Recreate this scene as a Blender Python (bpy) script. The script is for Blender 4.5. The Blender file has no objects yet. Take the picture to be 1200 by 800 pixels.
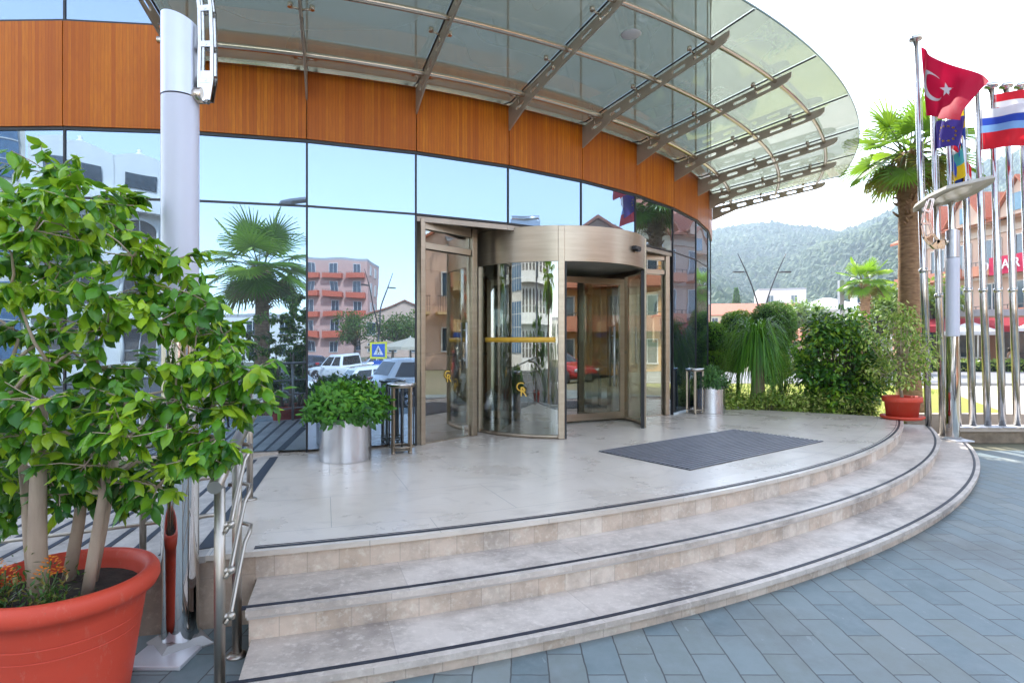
import bpy, bmesh, math, random
import numpy as np
from mathutils import Vector, Matrix
R = math.radians
random.seed(7)
RNG = np.random.default_rng(11)
scene = bpy.context.scene
COL = scene.collection

# ------------------------------------------------------------------ mesh builder
class MB:
    def __init__(s):
        s.v = []; s.f = []; s.uv = []; s.mi = []; s.sm = []; s.has_uv = False
    def vert(s, p):
        s.v.append((p[0], p[1], p[2])); return len(s.v) - 1
    def face(s, idx, uv=None, mi=0, sm=False):
        s.f.append(tuple(idx)); s.uv.append(uv); s.mi.append(mi); s.sm.append(sm)
        if uv: s.has_uv = True
    def quad(s, a, b, c, d, uv=None, mi=0, sm=False):
        n = len(s.v); s.v += [tuple(a), tuple(b), tuple(c), tuple(d)]
        s.face((n, n+1, n+2, n+3), uv, mi, sm)
    def box(s, c, size, rz=0, mi=0, uv=False):
        hx, hy, hz = size[0]/2, size[1]/2, size[2]/2
        co, si = math.cos(rz), math.sin(rz); n = len(s.v)
        for dz in (-hz, hz):
            for dx, dy in ((-hx,-hy),(hx,-hy),(hx,hy),(-hx,hy)):
                s.v.append((c[0]+dx*co-dy*si, c[1]+dx*si+dy*co, c[2]+dz))
        for q in ((3,2,1,0),(4,5,6,7),(0,1,5,4),(1,2,6,5),(2,3,7,6),(3,0,4,7)):
            s.face([n+i for i in q], None, mi)
        return s
    def tube(s, pts, r, n=10, cap=True, mi=0, closed=False):
        pts = [Vector(p) for p in pts]; m = len(pts)
        rs = r if isinstance(r, (list, tuple)) else [r]*m
        rings = []; up = None
        for i, p in enumerate(pts):
            if closed: t = pts[(i+1) % m] - pts[i-1]
            else: t = pts[min(i+1, m-1)] - pts[max(i-1, 0)]
            if t.length < 1e-9: t = Vector((0,0,1))
            t.normalize()
            if up is None:
                up = t.orthogonal().normalized()
            else:
                up = (up - t*up.dot(t))
                up = up.normalized() if up.length > 1e-6 else t.orthogonal().normalized()
            w = t.cross(up)
            ring = []
            for k in range(n):
                a = 2*math.pi*k/n
                ring.append(s.vert(p + up*(rs[i]*math.cos(a)) + w*(rs[i]*math.sin(a))))
            rings.append(ring)
        for i in range(m if closed else m-1):
            A, B = rings[i], rings[(i+1) % m]
            for k in range(n):
                s.face((A[k], A[(k+1)%n], B[(k+1)%n], B[k]), None, mi, True)
        if cap and not closed:
            s.face(rings[0][::-1], None, mi); s.face(rings[-1], None, mi)
        return s
    def lathe(s, prof, n=32, c=(0,0,0), mi=0, sm=True, closed=False):
        rings = []
        for (r, z) in prof:
            if r < 1e-6: rings.append([s.vert((c[0], c[1], c[2]+z))])
            else: rings.append([s.vert((c[0]+r*math.cos(2*math.pi*k/n), c[1]+r*math.sin(2*math.pi*k/n), c[2]+z)) for k in range(n)])
        for A, B in zip(rings[:-1], rings[1:]):
            for k in range(n):
                k2 = (k+1) % n
                if len(A) == 1 and len(B) == 1: continue
                if len(A) == 1: s.face((A[0], B[k2], B[k]), None, mi, sm)
                elif len(B) == 1: s.face((A[k], A[k2], B[0]), None, mi, sm)
                else: s.face((A[k], A[k2], B[k2], B[k]), None, mi, sm)
        return s
    def prism(s, poly, z0, z1, mi=0):
        """extrude a 2D polygon (ccw, may be concave) vertically"""
        n = len(poly); a = len(s.v)
        for z in (z0, z1):
            for p in poly: s.v.append((p[0], p[1], z))
        s.face([a+i for i in range(n)][::-1], None, mi); s.face([a+n+i for i in range(n)], None, mi)
        for i in range(n):
            j = (i+1) % n; s.face((a+i, a+j, a+n+j, a+n+i), None, mi)
        return s
    def arc(s, r0, r1, a0, a1, z0, z1, n=60, zf=None, faces='tbioe', mi=0, uvo=0.0):
        """annular solid about the hotel centre, uv in metres; faces: top bottom inner outer ends"""
        ids = []
        for i in range(n+1):
            t = i/n; a = a0+(a1-a0)*t
            dz = zf(a) if zf else 0
            q = []
            for (r, z) in ((r0,z0),(r1,z0),(r1,z1),(r0,z1)):
                p = P(r, a); q.append(s.vert((p[0], p[1], z+dz)))
            ids.append((q, R(a)))
        for (A, ta), (B, tb) in zip(ids[:-1], ids[1:]):
            def uvr(ra, rb): return None
            rm = (r0+r1)/2
            if 't' in faces: s.face((A[3],A[2],B[2],B[3]), [(rm*ta+uvo,r0),(rm*ta+uvo,r1),(rm*tb+uvo,r1),(rm*tb+uvo,r0)], mi)
            if 'b' in faces: s.face((A[0],B[0],B[1],A[1]), [(rm*ta,r0),(rm*tb,r0),(rm*tb,r1),(rm*ta,r1)], mi)
            if 'o' in faces: s.face((A[1],B[1],B[2],A[2]), [(r1*ta+uvo,z0),(r1*tb+uvo,z0),(r1*tb+uvo,z1),(r1*ta+uvo,z1)], mi)
            if 'i' in faces: s.face((A[0],A[3],B[3],B[0]), [(r0*ta,z0),(r0*ta,z1),(r0*tb,z1),(r0*tb,z0)], mi)
        if 'e' in faces:
            for q, fl in ((ids[0][0],1),(ids[-1][0],0)):
                uv = [(r0,z0),(r1,z0),(r1,z1),(r0,z1)]
                if fl: s.face((q[0],q[1],q[2],q[3]), uv, mi)
                else: s.face((q[3],q[2],q[1],q[0]), uv[::-1], mi)
        return s

def obj(name, mb, mat, parent=None, bevel=0, world=True, kind=None, tone=None):
    me = bpy.data.meshes.new(name)
    v = mb.v
    if parent is not None and world:
        o3 = parent['_o'] if '_o' in parent else (0,0,0)
        v = [(p[0]-o3[0], p[1]-o3[1], p[2]-o3[2]) for p in v]
    me.from_pydata(v, [], mb.f)
    mats = mat if isinstance(mat, (list, tuple)) else [mat]
    for m in mats: me.materials.append(m)
    me.polygons.foreach_set('use_smooth', mb.sm)
    if len(mats) > 1: me.polygons.foreach_set('material_index', mb.mi)
    if mb.has_uv:
        ul = me.uv_layers.new(name='UVMap'); flat = []
        for f, uv in zip(mb.f, mb.uv):
            if uv:
                for q in uv: flat += [q[0], q[1]]
            else: flat += [0.0, 0.0]*len(f)
        ul.data.foreach_set('uv', flat)
    if tone is not None:
        at = me.attributes.new('tone', 'FLOAT', 'POINT'); at.data.foreach_set('value', tone)
    me.update()
    o = bpy.data.objects.new(name, me); COL.objects.link(o)
    if parent is not None: o.parent = parent
    if kind: o['kind'] = kind
    if bevel:
        b = o.modifiers.new('bevel', 'BEVEL'); b.width = bevel; b.segments = 2; b.limit_method = 'ANGLE'; b.angle_limit = R(40)
    return o

EMPTIES = []
def thing(name, label, cat, loc=(0,0,0), rz=0, group=None):
    o = bpy.data.objects.new(name, None); COL.objects.link(o)
    o.location = loc; o.rotation_euler = (0,0,rz); o.empty_display_size = .2
    o['label'] = label; o['category'] = cat
    if group: o['group'] = group
    o['_o'] = tuple(loc); EMPTIES.append(o)
    return o
def tag(o, label, cat, group=None):
    o['label'] = label; o['category'] = cat
    if group: o['group'] = group
    return o
KIDS = {}
def kids(o):
    return [c for c in bpy.data.objects if c.parent == o]
def dup(root, loc, rz, label, scale=None, group=None):
    r = root.copy(); COL.objects.link(r); r.location = loc; r.rotation_euler = (0,0,rz); r['label'] = label
    if scale: r.scale = (scale,)*3
    if group: r['group'] = group
    for ch in kids(root):
        c = ch.copy(); COL.objects.link(c); c.parent = r
        for g in kids(ch):
            d = g.copy(); COL.objects.link(d); d.parent = c
    return r
def cp(o, parent, loc=(0,0,0), rz=0):
    """copy of a part with its sub-parts"""
    c = o.copy(); COL.objects.link(c); c.parent = parent; c.location = loc; c.rotation_euler = (0,0,rz)
    for g in kids(o):
        d = g.copy(); COL.objects.link(d); d.parent = c
    return c

# ------------------------------------------------------------------ place: the entrance is concentric about CX, CY
CX, CY = -5.2, 16.5
PZ = 0.44                          # platform height
def P(r, a):
    t = R(a); return (CX + r*math.sin(t), CY - r*math.cos(t))
def P3(r, a, z):
    p = P(r, a); return (p[0], p[1], z)

# ------------------------------------------------------------------ materials
MATS = {}
class N:
    def __init__(s, name):
        s.m = bpy.data.materials.new(name); s.m.use_nodes = True
        s.t = s.m.node_tree; s.n = s.t.nodes; s.l = s.t.links
        s.bsdf = s.n['Principled BSDF']; s.out = s.n['Material Output']
        MATS[name] = s.m
    def add(s, typ, **kw):
        nd = s.n.new(typ)
        for k, v in kw.items():
            if k.startswith('i_'): nd.inputs[k[2:].replace('_', ' ')].default_value = v
            else: setattr(nd, k, v)
        return nd
    def link(s, a, b): s.l.new(a, b)
    def math(s, op, a, b=None, clamp=False):
        nd = s.n.new('ShaderNodeMath'); nd.operation = op; nd.use_clamp = clamp
        for i, x in enumerate((a, b)):
            if x is None: continue
            if isinstance(x, (int, float)): nd.inputs[i].default_value = x
            else: s.l.new(x, nd.inputs[i])
        return nd.outputs[0]
    def mix(s, fac, a, b, blend='MIX'):
        nd = s.n.new('ShaderNodeMix'); nd.data_type = 'RGBA'; nd.blend_type = blend
        for k, x in ((0, fac), (6, a), (7, b)):
            if isinstance(x, (int, float)): nd.inputs[k].default_value = x
            elif isinstance(x, tuple): nd.inputs[k].default_value = (x[0], x[1], x[2], 1)
            else: s.l.new(x, nd.inputs[k])
        return nd.outputs[2]
    def ramp(s, fac, stops, interp='LINEAR'):
        nd = s.n.new('ShaderNodeValToRGB'); cr = nd.color_ramp; cr.interpolation = interp
        while len(cr.elements) > 1: cr.elements.remove(cr.elements[-1])
        for i, (p, c) in enumerate(stops):
            e = cr.elements[0] if i == 0 else cr.elements.new(p)
            e.position = p; e.color = (c[0], c[1], c[2], 1)
        s.l.new(fac, nd.inputs[0]); return nd.outputs[0]
    def coords(s, kind='Object', scale=(1,1,1), rot=(0,0,0)):
        tc = s.n.new('ShaderNodeTexCoord'); mp = s.n.new('ShaderNodeMapping')
        mp.inputs['Scale'].default_value = scale; mp.inputs['Rotation'].default_value = rot
        s.l.new(tc.outputs[kind], mp.inputs[0]); return mp.outputs[0]
    def noise(s, vec, scale=5, detail=4, rough=.55):
        nd = s.n.new('ShaderNodeTexNoise'); nd.inputs['Scale'].default_value = scale
        nd.inputs['Detail'].default_value = detail; nd.inputs['Roughness'].default_value = rough
        if vec is not None: s.l.new(vec, nd.inputs['Vector'])
        return nd.outputs['Fac']
    def bump(s, h, strength=.2, dist=.01):
        nd = s.n.new('ShaderNodeBump'); nd.inputs['Strength'].default_value = strength; nd.inputs['Distance'].default_value = dist
        s.l.new(h, nd.inputs['Height']); s.l.new(nd.outputs[0], s.bsdf.inputs['Normal'])
    def set(s, **kw):
        for k, v in kw.items():
            k = k.replace('_', ' '); i = s.bsdf.inputs[k]
            if isinstance(v, (int, float)): i.default_value = v
            elif isinstance(v, tuple): i.default_value = (v[0], v[1], v[2], 1)
            else: s.l.new(v, i)
        return s

def M(name, c, c2=None, rough=.5, metal=0, scale=4, detail=4, bump=0, bscale=60, coord='Object', stretch=(1,1,1), coat=0, spec=.5, rvar=0):
    if name in MATS: return MATS[name]
    k = N(name); vec = k.coords(coord, stretch)
    if c2 is None: c2 = tuple(x*.82 for x in c)
    f = k.noise(vec, scale, detail)
    f2 = k.math('MULTIPLY', k.math('SUBTRACT', f, .32), 2.8, clamp=True)
    k.set(Base_Color=k.mix(f2, c, c2), Roughness=rough, Metallic=metal, Specular_IOR_Level=spec, Coat_Weight=coat)
    if rvar:
        g = k.noise(vec, scale*2.3, 3)
        k.set(Roughness=k.math('ADD', rough-rvar/2, k.math('MULTIPLY', g, rvar)))
    if bump:
        h = k.noise(vec, bscale, 4); k.bump(h, bump, .01)
    return k.m

def leaf_mat(name, stops, rough=.38, trans=.35, tcol=None):
    k = N(name)
    at = k.add('ShaderNodeAttribute', attribute_name='tone')
    col = k.ramp(at.outputs['Fac'], stops)
    k.set(Base_Color=col, Roughness=rough, Specular_IOR_Level=.45)
    tr = k.add('ShaderNodeBsdfTranslucent')
    tc = k.mix(.5, col, tcol or (.25,.42,.03)); k.link(tc, tr.inputs['Color'])
    mx = k.add('ShaderNodeMixShader'); mx.inputs[0].default_value = trans
    k.link(k.bsdf.outputs[0], mx.inputs[1]); k.link(tr.outputs[0], mx.inputs[2]); k.link(mx.outputs[0], k.out.inputs['Surface'])
    return k.m

def glass_mat(name, tint, refl=.12, film=0, filmcol=(.5,.55,.52), rough=0.0, grad=1.0):
    """thin architectural glass: tinted see-through + mirror that grows at grazing angles (+ a little dirt)"""
    k = N(name); k.n.remove(k.bsdf)
    tr = k.add('ShaderNodeBsdfTransparent'); tr.inputs[0].default_value = (*tint, 1)
    gl = k.add('ShaderNodeBsdfGlossy'); gl.inputs['Roughness'].default_value = rough; gl.inputs[0].default_value = (.95,.97,.97,1)
    lw = k.add('ShaderNodeLayerWeight'); lw.inputs[0].default_value = .5
    pw = k.math('POWER', lw.outputs['Facing'], 4.0)
    f = k.math('ADD', k.math('MULTIPLY', pw, .8*grad), refl, clamp=True)
    mx = k.add('ShaderNodeMixShader'); k.link(f, mx.inputs[0])
    base = tr.outputs[0]
    if film:
        df = k.add('ShaderNodeBsdfDiffuse'); df.inputs[0].default_value = (*filmcol, 1)
        tl = k.add('ShaderNodeBsdfTranslucent'); tl.inputs[0].default_value = (*filmcol, 1)
        m0 = k.add('ShaderNodeMixShader'); m0.inputs[0].default_value = .6
        k.link(df.outputs[0], m0.inputs[1]); k.link(tl.outputs[0], m0.inputs[2])
        m1 = k.add('ShaderNodeMixShader'); 
        vec = k.coords('Object'); nz = k.noise(vec, .9, 1)
        k.link(k.math('ADD', film*.8, k.math('MULTIPLY', nz, film*.4)), m1.inputs[0])
        k.link(base, m1.inputs[1]); k.link(m0.outputs[0], m1.inputs[2]); base = m1.outputs[0]
    k.link(base, mx.inputs[1]); k.link(gl.outputs[0], mx.inputs[2]); k.link(mx.outputs[0], k.out.inputs['Surface'])
    return k.m

steel = M('brushed_steel', (.60,.58,.55), (.50,.48,.46), rough=.16, metal=1, scale=3, stretch=(1,1,8), rvar=.12)
mirror_steel = M('polished_steel', (.66,.65,.64), (.60,.59,.58), rough=.05, metal=1, scale=2, rvar=.04)
bronze_steel = M('warm_steel', (.60,.52,.43), (.54,.46,.38), rough=.22, metal=1, scale=1)
rib_steel = M('rib_steel', (.44,.37,.30), (.36,.30,.24), rough=.42, metal=.35, scale=4)
champagne = M('champagne_metal', (.41,.335,.255), (.35,.285,.215), rough=.32, metal=.85, scale=2, stretch=(1,1,14), rvar=.12)
dark_metal = M('dark_metal', (.03,.03,.035), rough=.35, metal=.3)
black_seal = M('black_seal', (.012,.012,.014), rough=.45)
white_paint = M('white_paint', (.72,.72,.74), (.66,.66,.69), rough=.32, scale=2)
gold = M('gold_film', (.75,.46,.06), (.62,.36,.04), rough=.5)
soil = M('soil', (.045,.03,.02), (.02,.014,.01), rough=.95, scale=20, bump=.6)
# ================================================================== world, camera, sun
w = bpy.data.worlds.new('World'); scene.world = w; w.use_nodes = True
nt = w.node_tree; bg = nt.nodes['Background']
sky = nt.nodes.new('ShaderNodeTexSky'); sky.sky_type = 'NISHITA'; sky.sun_disc = False
SUN_AZ, SUN_EL = 10.0, 47.0        # degrees left of the view axis (+Y), elevation
sky.sun_elevation = R(SUN_EL); sky.sun_rotation = R(-SUN_AZ)
sky.air_density = 1.0; sky.dust_density = 0.45; sky.ozone_density = 1.0; sky.altitude = 0
hs_ = nt.nodes.new('ShaderNodeHueSaturation'); hs_.inputs['Saturation'].default_value = .56
nt.links.new(sky.outputs[0], hs_.inputs['Color']); nt.links.new(hs_.outputs[0], bg.inputs[0]); bg.inputs[1].default_value = 0.15
sd = Vector((-math.sin(R(SUN_AZ))*math.cos(R(SUN_EL)), math.cos(R(SUN_AZ))*math.cos(R(SUN_EL)), math.sin(R(SUN_EL))))
sl = bpy.data.lights.new('sun', 'SUN'); sl.energy = 2.1; sl.angle = R(.55); sl.color = (1,.95,.87)
so = bpy.data.objects.new('sun', sl); COL.objects.link(so); so.rotation_euler = (-sd).to_track_quat('-Z', 'Y').to_euler()
so.location = (0, 0, 30)
cam = bpy.data.cameras.new('camera'); co = bpy.data.objects.new('camera', cam); COL.objects.link(co)
co.location = (0,0,1.7); co.rotation_euler = (R(90),0,0)
cam.sensor_width = 36; cam.lens = 36*690/1200; cam.clip_end = 6000; cam.clip_start = .05
scene.camera = co
vs = scene.view_settings; vs.view_transform = 'Standard'; vs.look = 'None'; vs.exposure = 2.45; vs.gamma = 1
cy = scene.cycles
cy.max_bounces = 12; cy.transparent_max_bounces = 24; cy.glossy_bounces = 6; cy.diffuse_bounces = 4; cy.volume_bounces = 0
cy.caustics_reflective = False; cy.caustics_refractive = False; cy.sample_clamp_indirect = 8
cy.use_denoising = True

# ================================================================== ground, paving, street
def gz(x, y):
    """the street falls gently behind the plaza"""
    t = min(max((1.5 - y)/9.0, 0), 1); t = t*t*(3-2*t)
    return -0.7*t
def sheet(name, xs, ys, lift, mat, kind='structure'):
    b = MB(); ids = [[b.vert((x, y, gz(x,y)+lift)) for x in xs] for y in ys]
    for j in range(len(ys)-1):
        for i in range(len(xs)-1):
            b.face((ids[j][i], ids[j][i+1], ids[j+1][i+1], ids[j+1][i]), None, 0, True)
    return obj(name, b, mat, kind=kind)
def lin(a, b, n): return [a+(b-a)*i/n for i in range(n+1)]

m_ground = M('dry_ground', (.20,.17,.12), (.10,.12,.06), rough=.95, scale=.05, detail=8, bump=.3, bscale=2)
sheet('ground', [-1250,-400,-60]+lin(-30,40,10)+[80,400,1250], [-950,-400,-100,-40]+lin(-12,4,16)+[20,60,300,900,1550], -.012, m_ground)

k = N('slate_paving')
vec = k.coords('Object', (1,1,1), (0,0,R(90)))
br = k.add('ShaderNodeTexBrick', offset=.5, squash=1)
for a, v in (('Color1',(0,0,0,1)),('Color2',(1,1,1,1)),('Mortar',(.5,.5,.5,1)),('Scale',1.0),('Mortar Size',.0045),('Mortar Smooth',.25),('Bias',0.0),('Brick Width',.40),('Row Height',.195)):
    br.inputs[a].default_value = v
nz = k.noise(vec, 1.7, 6); wob = k.add('ShaderNodeVectorMath', operation='ADD')
k.link(vec, wob.inputs[0]); 
nv = k.add('ShaderNodeTexNoise'); nv.inputs['Scale'].default_value = 9; k.link(vec, nv.inputs['Vector'])
sc_ = k.add('ShaderNodeVectorMath', operation='SCALE'); sc_.inputs['Scale'].default_value = .012; k.link(nv.outputs['Color'], sc_.inputs[0]); k.link(sc_.outputs[0], wob.inputs[1])
k.link(wob.outputs[0], br.inputs['Vector'])
tone = k.ramp(br.outputs['Color'], [(0,(.098,.140,.150)),(.3,(.135,.180,.190)),(.6,(.175,.215,.215)),(.82,(.165,.190,.176)),(1,(.225,.245,.232))])
cl = k.noise(vec, 7, 8, .7)
tone = k.mix(k.math('MULTIPLY', k.math('SUBTRACT', cl, .35, True), 1.6, True), tone, (.235,.275,.285))
dirt = k.noise(vec, .9, 5); tone = k.mix(k.math('MULTIPLY', k.math('SUBTRACT', dirt, .5, True), 2.2, True), tone, (.17,.165,.15))
vein = k.noise(k.coords('Object', (3,1.2,1), (0,0,R(35))), 3, 7, .75)
tone = k.mix(k.math('MULTIPLY', k.math('GREATER_THAN', vein, .64), .35), tone, (.33,.36,.36))
tone = k.mix(br.outputs['Fac'], tone, (.075,.08,.08))
vo = k.add('ShaderNodeTexVoronoi', feature='F1'); vo.inputs['Scale'].default_value = 2.1; k.link(vec, vo.inputs['Vector'])
gum = k.math('LESS_THAN', vo.outputs['Distance'], .045); gsel = k.add('ShaderNodeSeparateColor'); k.link(vo.outputs['Color'], gsel.inputs[0])
gum = k.math('MULTIPLY', gum, k.math('GREATER_THAN', gsel.outputs[0], .62)); tone = k.mix(k.math('MULTIPLY', gum, .6), tone, (.05,.055,.055))
st2 = k.noise(vec, .45, 7, .72); tone = k.mix(k.math('MULTIPLY', k.math('SUBTRACT', st2, .55, True), 3.0, True), tone, (.085,.095,.095))
st3 = k.noise(k.coords('Object', (1,.35,1), (0,0,R(20))), 2.6, 8, .75); tone = k.mix(k.math('MULTIPLY', k.math('SUBTRACT', st3, .60, True), 3.5, True), tone, (.27,.29,.28))
k.set(Base_Color=tone, Roughness=k.math('ADD', k.math('ADD', .36, k.math('MULTIPLY', br.outputs['Color'], .16)), k.math('MULTIPLY', cl, .3)), Specular_IOR_Level=.4)
h = k.math('ADD', k.math('SUBTRACT', k.math('MULTIPLY', cl, .45), k.math('MULTIPLY', br.outputs['Fac'], .8)), k.math('MULTIPLY', br.outputs['Color'], .5)); k.bump(h, .5, .006)
m_slate = k.m
sheet('plaza_paving', lin(-9,10.6,28), lin(-3.2,9.2,31), 0, m_slate)

m_asph = M('asphalt', (.075,.075,.078), (.05,.05,.053), rough=.85, scale=1.5, detail=8, bump=.4, bscale=90)
m_pale = M('pale_pavement', (.42,.39,.35), (.34,.32,.29), rough=.8, scale=1.2, detail=6, bump=.2)
sheet('side_pavement', lin(9.4,30,8), lin(9.2,20.5,6), .004, m_pale)
sheet('pavement_strip', lin(2.5,60,10), lin(20.5,22.5,2), .006, m_pale)
b = MB(); b.box((31, 22.62, .05), (58, .2, .14)); obj('kerb', b, M('kerb_stone', (.5,.48,.45), rough=.8), kind='structure')
m_road = M('street_asphalt', (.22,.22,.23), (.17,.17,.18), rough=.8, scale=.8, detail=8, bump=.3, bscale=60)
sheet('street', lin(2.5,60,10), lin(22.75,33,5), 0.0, m_road)
b = MB()
for i in range(9): b.box((8+6*i, 27.8, .006), (3, .13, .004))
obj('road_marking', b, M('road_paint', (.75,.75,.72), rough=.7), kind='structure')
sheet('rear_street', lin(-40,60,20), lin(-40,-3.2,24), .004, m_asph)
b = MB(); b.box((1.5, -3.2, gz(0,-3.2)+.02), (24, .16, .13)); obj('plaza_kerb', b, MATS['kerb_stone'], kind='structure')

# lawn behind the entrance planting
k = N('lawn_turf'); vec = k.coords('Object'); f = k.noise(vec, 5, 7, .7); g = k.noise(vec, 60, 3)
k.set(Base_Color=k.mix(g, k.ramp(f, [(.3,(.16,.19,.02)),(.6,(.34,.33,.03))]), (.22,.25,.03)), Roughness=.9); k.bump(g, .8, .03)
m_lawn = k.m
b = MB()
LAWN = [(3.1,11.2),(6.9,10.35),(7.15,10.75),(9.3,10.75),(12.6,17.3),(11.5,19.6),(4.2,19.6),(3.7,14)]
b.prism(LAWN, -.01, .30); obj('lawn', b, m_lawn, kind='structure')

# ================================================================== entrance steps and platform
k = N('platform_marble'); vec = k.coords('UV')
br = k.add('ShaderNodeTexBrick', offset=.5)
for a, v in (('Color1',(0,0,0,1)),('Color2',(1,1,1,1)),('Mortar',(.5,.5,.5,1)),('Scale',1.0),('Mortar Size',.0022),('Mortar Smooth',.2),('Brick Width',1.25),('Row Height',.82)): br.inputs[a].default_value = v
k.link(vec, br.inputs['Vector'])
ob = k.coords('Object'); n1 = k.noise(ob, 1.4, 9, .62)
nd = k.add('ShaderNodeTexNoise'); nd.inputs['Scale'].default_value = 1.5; nd.inputs['Detail'].default_value = 10; nd.inputs['Distortion'].default_value = 3.2; k.link(ob, nd.inputs['Vector'])
col = k.ramp(n1, [(.3,(.52,.44,.365)),(.5,(.625,.545,.46)),(.7,(.69,.61,.525))])
col = k.mix(k.math('MULTIPLY', k.math('SUBTRACT', nd.outputs['Fac'], .52, True), 3.2, True), col, (.46,.395,.335))
col = k.mix(k.math('MULTIPLY', br.outputs['Color'], .16), col, (.68,.62,.56))
col = k.mix(k.math('MULTIPLY', br.outputs['Fac'], .75), col, (.16,.15,.14))
k.set(Base_Color=col, Roughness=k.math('ADD', .17, k.math('MULTIPLY', n1, .24)), Specular_IOR_Level=.42); k.bump(nd.outputs['Fac'], .05, .01)
m_marble = k.m

def stone_tiles(name, bw, rh, cols, rough=.55, off=.0, mort=.003):
    k = N(name); vec = k.coords('UV')
    br = k.add('ShaderNodeTexBrick', offset=off)
    for a, v in (('Color1',(0,0,0,1)),('Color2',(1,1,1,1)),('Mortar',(.5,.5,.5,1)),('Scale',1.0),('Mortar Size',mort),('Mortar Smooth',.2),('Brick Width',bw),('Row Height',rh)): br.inputs[a].default_value = v
    k.link(vec, br.inputs['Vector'])
    ob = k.coords('Object'); n1 = k.noise(ob, 5, 8, .65); n2 = k.noise(ob, 22, 5, .7)
    c = k.ramp(br.outputs['Color'], [(i/(len(cols)-1), q) for i, q in enumerate(cols)])
    n3 = k.noise(ob, 1.3, 6, .7)
    c = k.mix(k.math('MULTIPLY', k.math('SUBTRACT', n1, .42, True), 2.6, True), c, tuple(x*.62 for x in cols[0]))
    c = k.mix(k.math('MULTIPLY', k.math('SUBTRACT', n3, .49, True), 3.4, True), c, (.21,.18,.16))
    c = k.mix(k.math('MULTIPLY', k.math('SUBTRACT', n2, .52, True), 3, True), c, tuple(min(x*1.2,.75) for x in cols[-1]))
    c = k.mix(k.math('MULTIPLY', br.outputs['Fac'], .38), c, (.22,.18,.15))
    k.set(Base_Color=c, Roughness=rough, Specular_IOR_Level=.35); k.bump(n2, .25, .006)
    return k.m
m_riser = stone_tiles('riser_travertine', .19, .6, [(.55,.43,.33),(.64,.52,.42),(.60,.48,.38),(.68,.59,.50)])
m_tread = stone_tiles('tread_travertine', 1.15, .9, [(.50,.425,.36),(.57,.495,.43),(.61,.545,.48)], rough=.5)
m_wall = stone_tiles('ramp_wall_stone', .6, .3, [(.42,.31,.23),(.47,.36,.27)], rough=.6)
m_strip = M('anti_slip_strip', (.022,.026,.04), (.014,.016,.024), rough=.55)
A0, A1 = 15.8, 62.3
st = thing('entrance_steps', 'wide curved marble entrance platform with three pale stone steps and dark anti slip strips', 'steps', P3(13.5, 38, 0))
# platform: slab top with 3 cm lip
b = MB(); b.arc(10.9, 13.47, A0-1.2, 60.0, PZ-.032, PZ, 90); 
b.arc(8.55, 10.9, 14.6, 66.5, PZ-.032, PZ, 90)
obj('platform_slab', b, m_marble, st)
b = MB(); b.arc(13.2, 13.44, A0-.05, 59.95, .24, PZ-.032, 90, faces='oe'); obj('riser', b, m_riser, st)
b = MB(); b.arc(13.3, 13.91, A0, A1, .238, .272, 90); obj('tread', b, m_tread, st)
b = MB(); b.arc(13.3, 13.885, A0+.02, A1-.03, .214, .238, 90, faces='ob e'); obj('tread_lip', b, M('pale_lip_stone', (.62,.57,.53), rough=.5), st)
b = MB(); b.arc(13.6, 13.87, A0+.05, A1-.05, .07, .214, 90, faces='oe'); obj('riser', b, m_riser, st)
b = MB(); b.arc(13.6, 14.34, A0+.1, 63.6, .066, .10, 90); obj('tread', b, m_tread, st)
b = MB(); b.arc(14.0, 14.31, A0+.15, 63.5, -.02, .066, 90, faces='oe'); obj('riser', b, m_riser, st)
for rr, zz, a1 in ((13.425,PZ,59.9),(13.868,.272,A1-.1),(14.295,.10,63.5)):
    b = MB(); b.arc(rr-.027, rr+.0, A0-.1, a1, zz-.01, zz+.004, 90); obj('anti_slip_strip', b, m_strip, st)
for rr, zz, a1 in ((13.378,PZ,59.9),):
    b = MB(); b.arc(rr-.006, rr+.0, A0-.1, a1, zz-.01, zz+.003, 90); obj('anti_slip_strip', b, m_strip, st)

# ramp on the left, falling to the left, with radial strips
RA = 14.6
def rz_(a): return -(RA-a)*.0172 if a < RA else 0
rp = thing('access_ramp', 'pale stone wheelchair ramp with dark radial strips left of the steps', 'ramp', P3(12, 5, 0))
b = MB(); b.arc(10.24, 13.47, -12, RA, PZ-.04, PZ-.001, 60, zf=rz_); obj('ramp_slab', b, stone_tiles('ramp_stone', 1.1, .8, [(.50,.45,.40),(.55,.50,.45)], rough=.4), rp)
b = MB(); b.arc(13.2, 13.45, -12, A0-.05, -.02, PZ-.04, 60, zf=lambda a: rz_(a)*.999, faces='oie'); obj('retaining_wall', b, m_wall, rp)
b = MB(); b.arc(10.05, 10.235, -19, 14.6, -.02, PZ+.02, 60, faces='ote'); obj('plinth', b, m_tread, rp)
sb = MB(); sb.arc(10.4, 13.33, RA-.35, RA+.12, -.008, .004, 3, zf=lambda a: PZ+rz_(a)-.0005); obj('anti_slip_strip', sb, m_strip, rp)
for i in range(14):
    a = RA-1.15-i*.92
    sb = MB(); sb.arc(10.4, 13.33, a-.095, a+.095, -.008, .003, 2, zf=lambda a_: PZ+rz_(a_)-.0005); obj('anti_slip_strip', sb, m_strip, rp)

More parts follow.
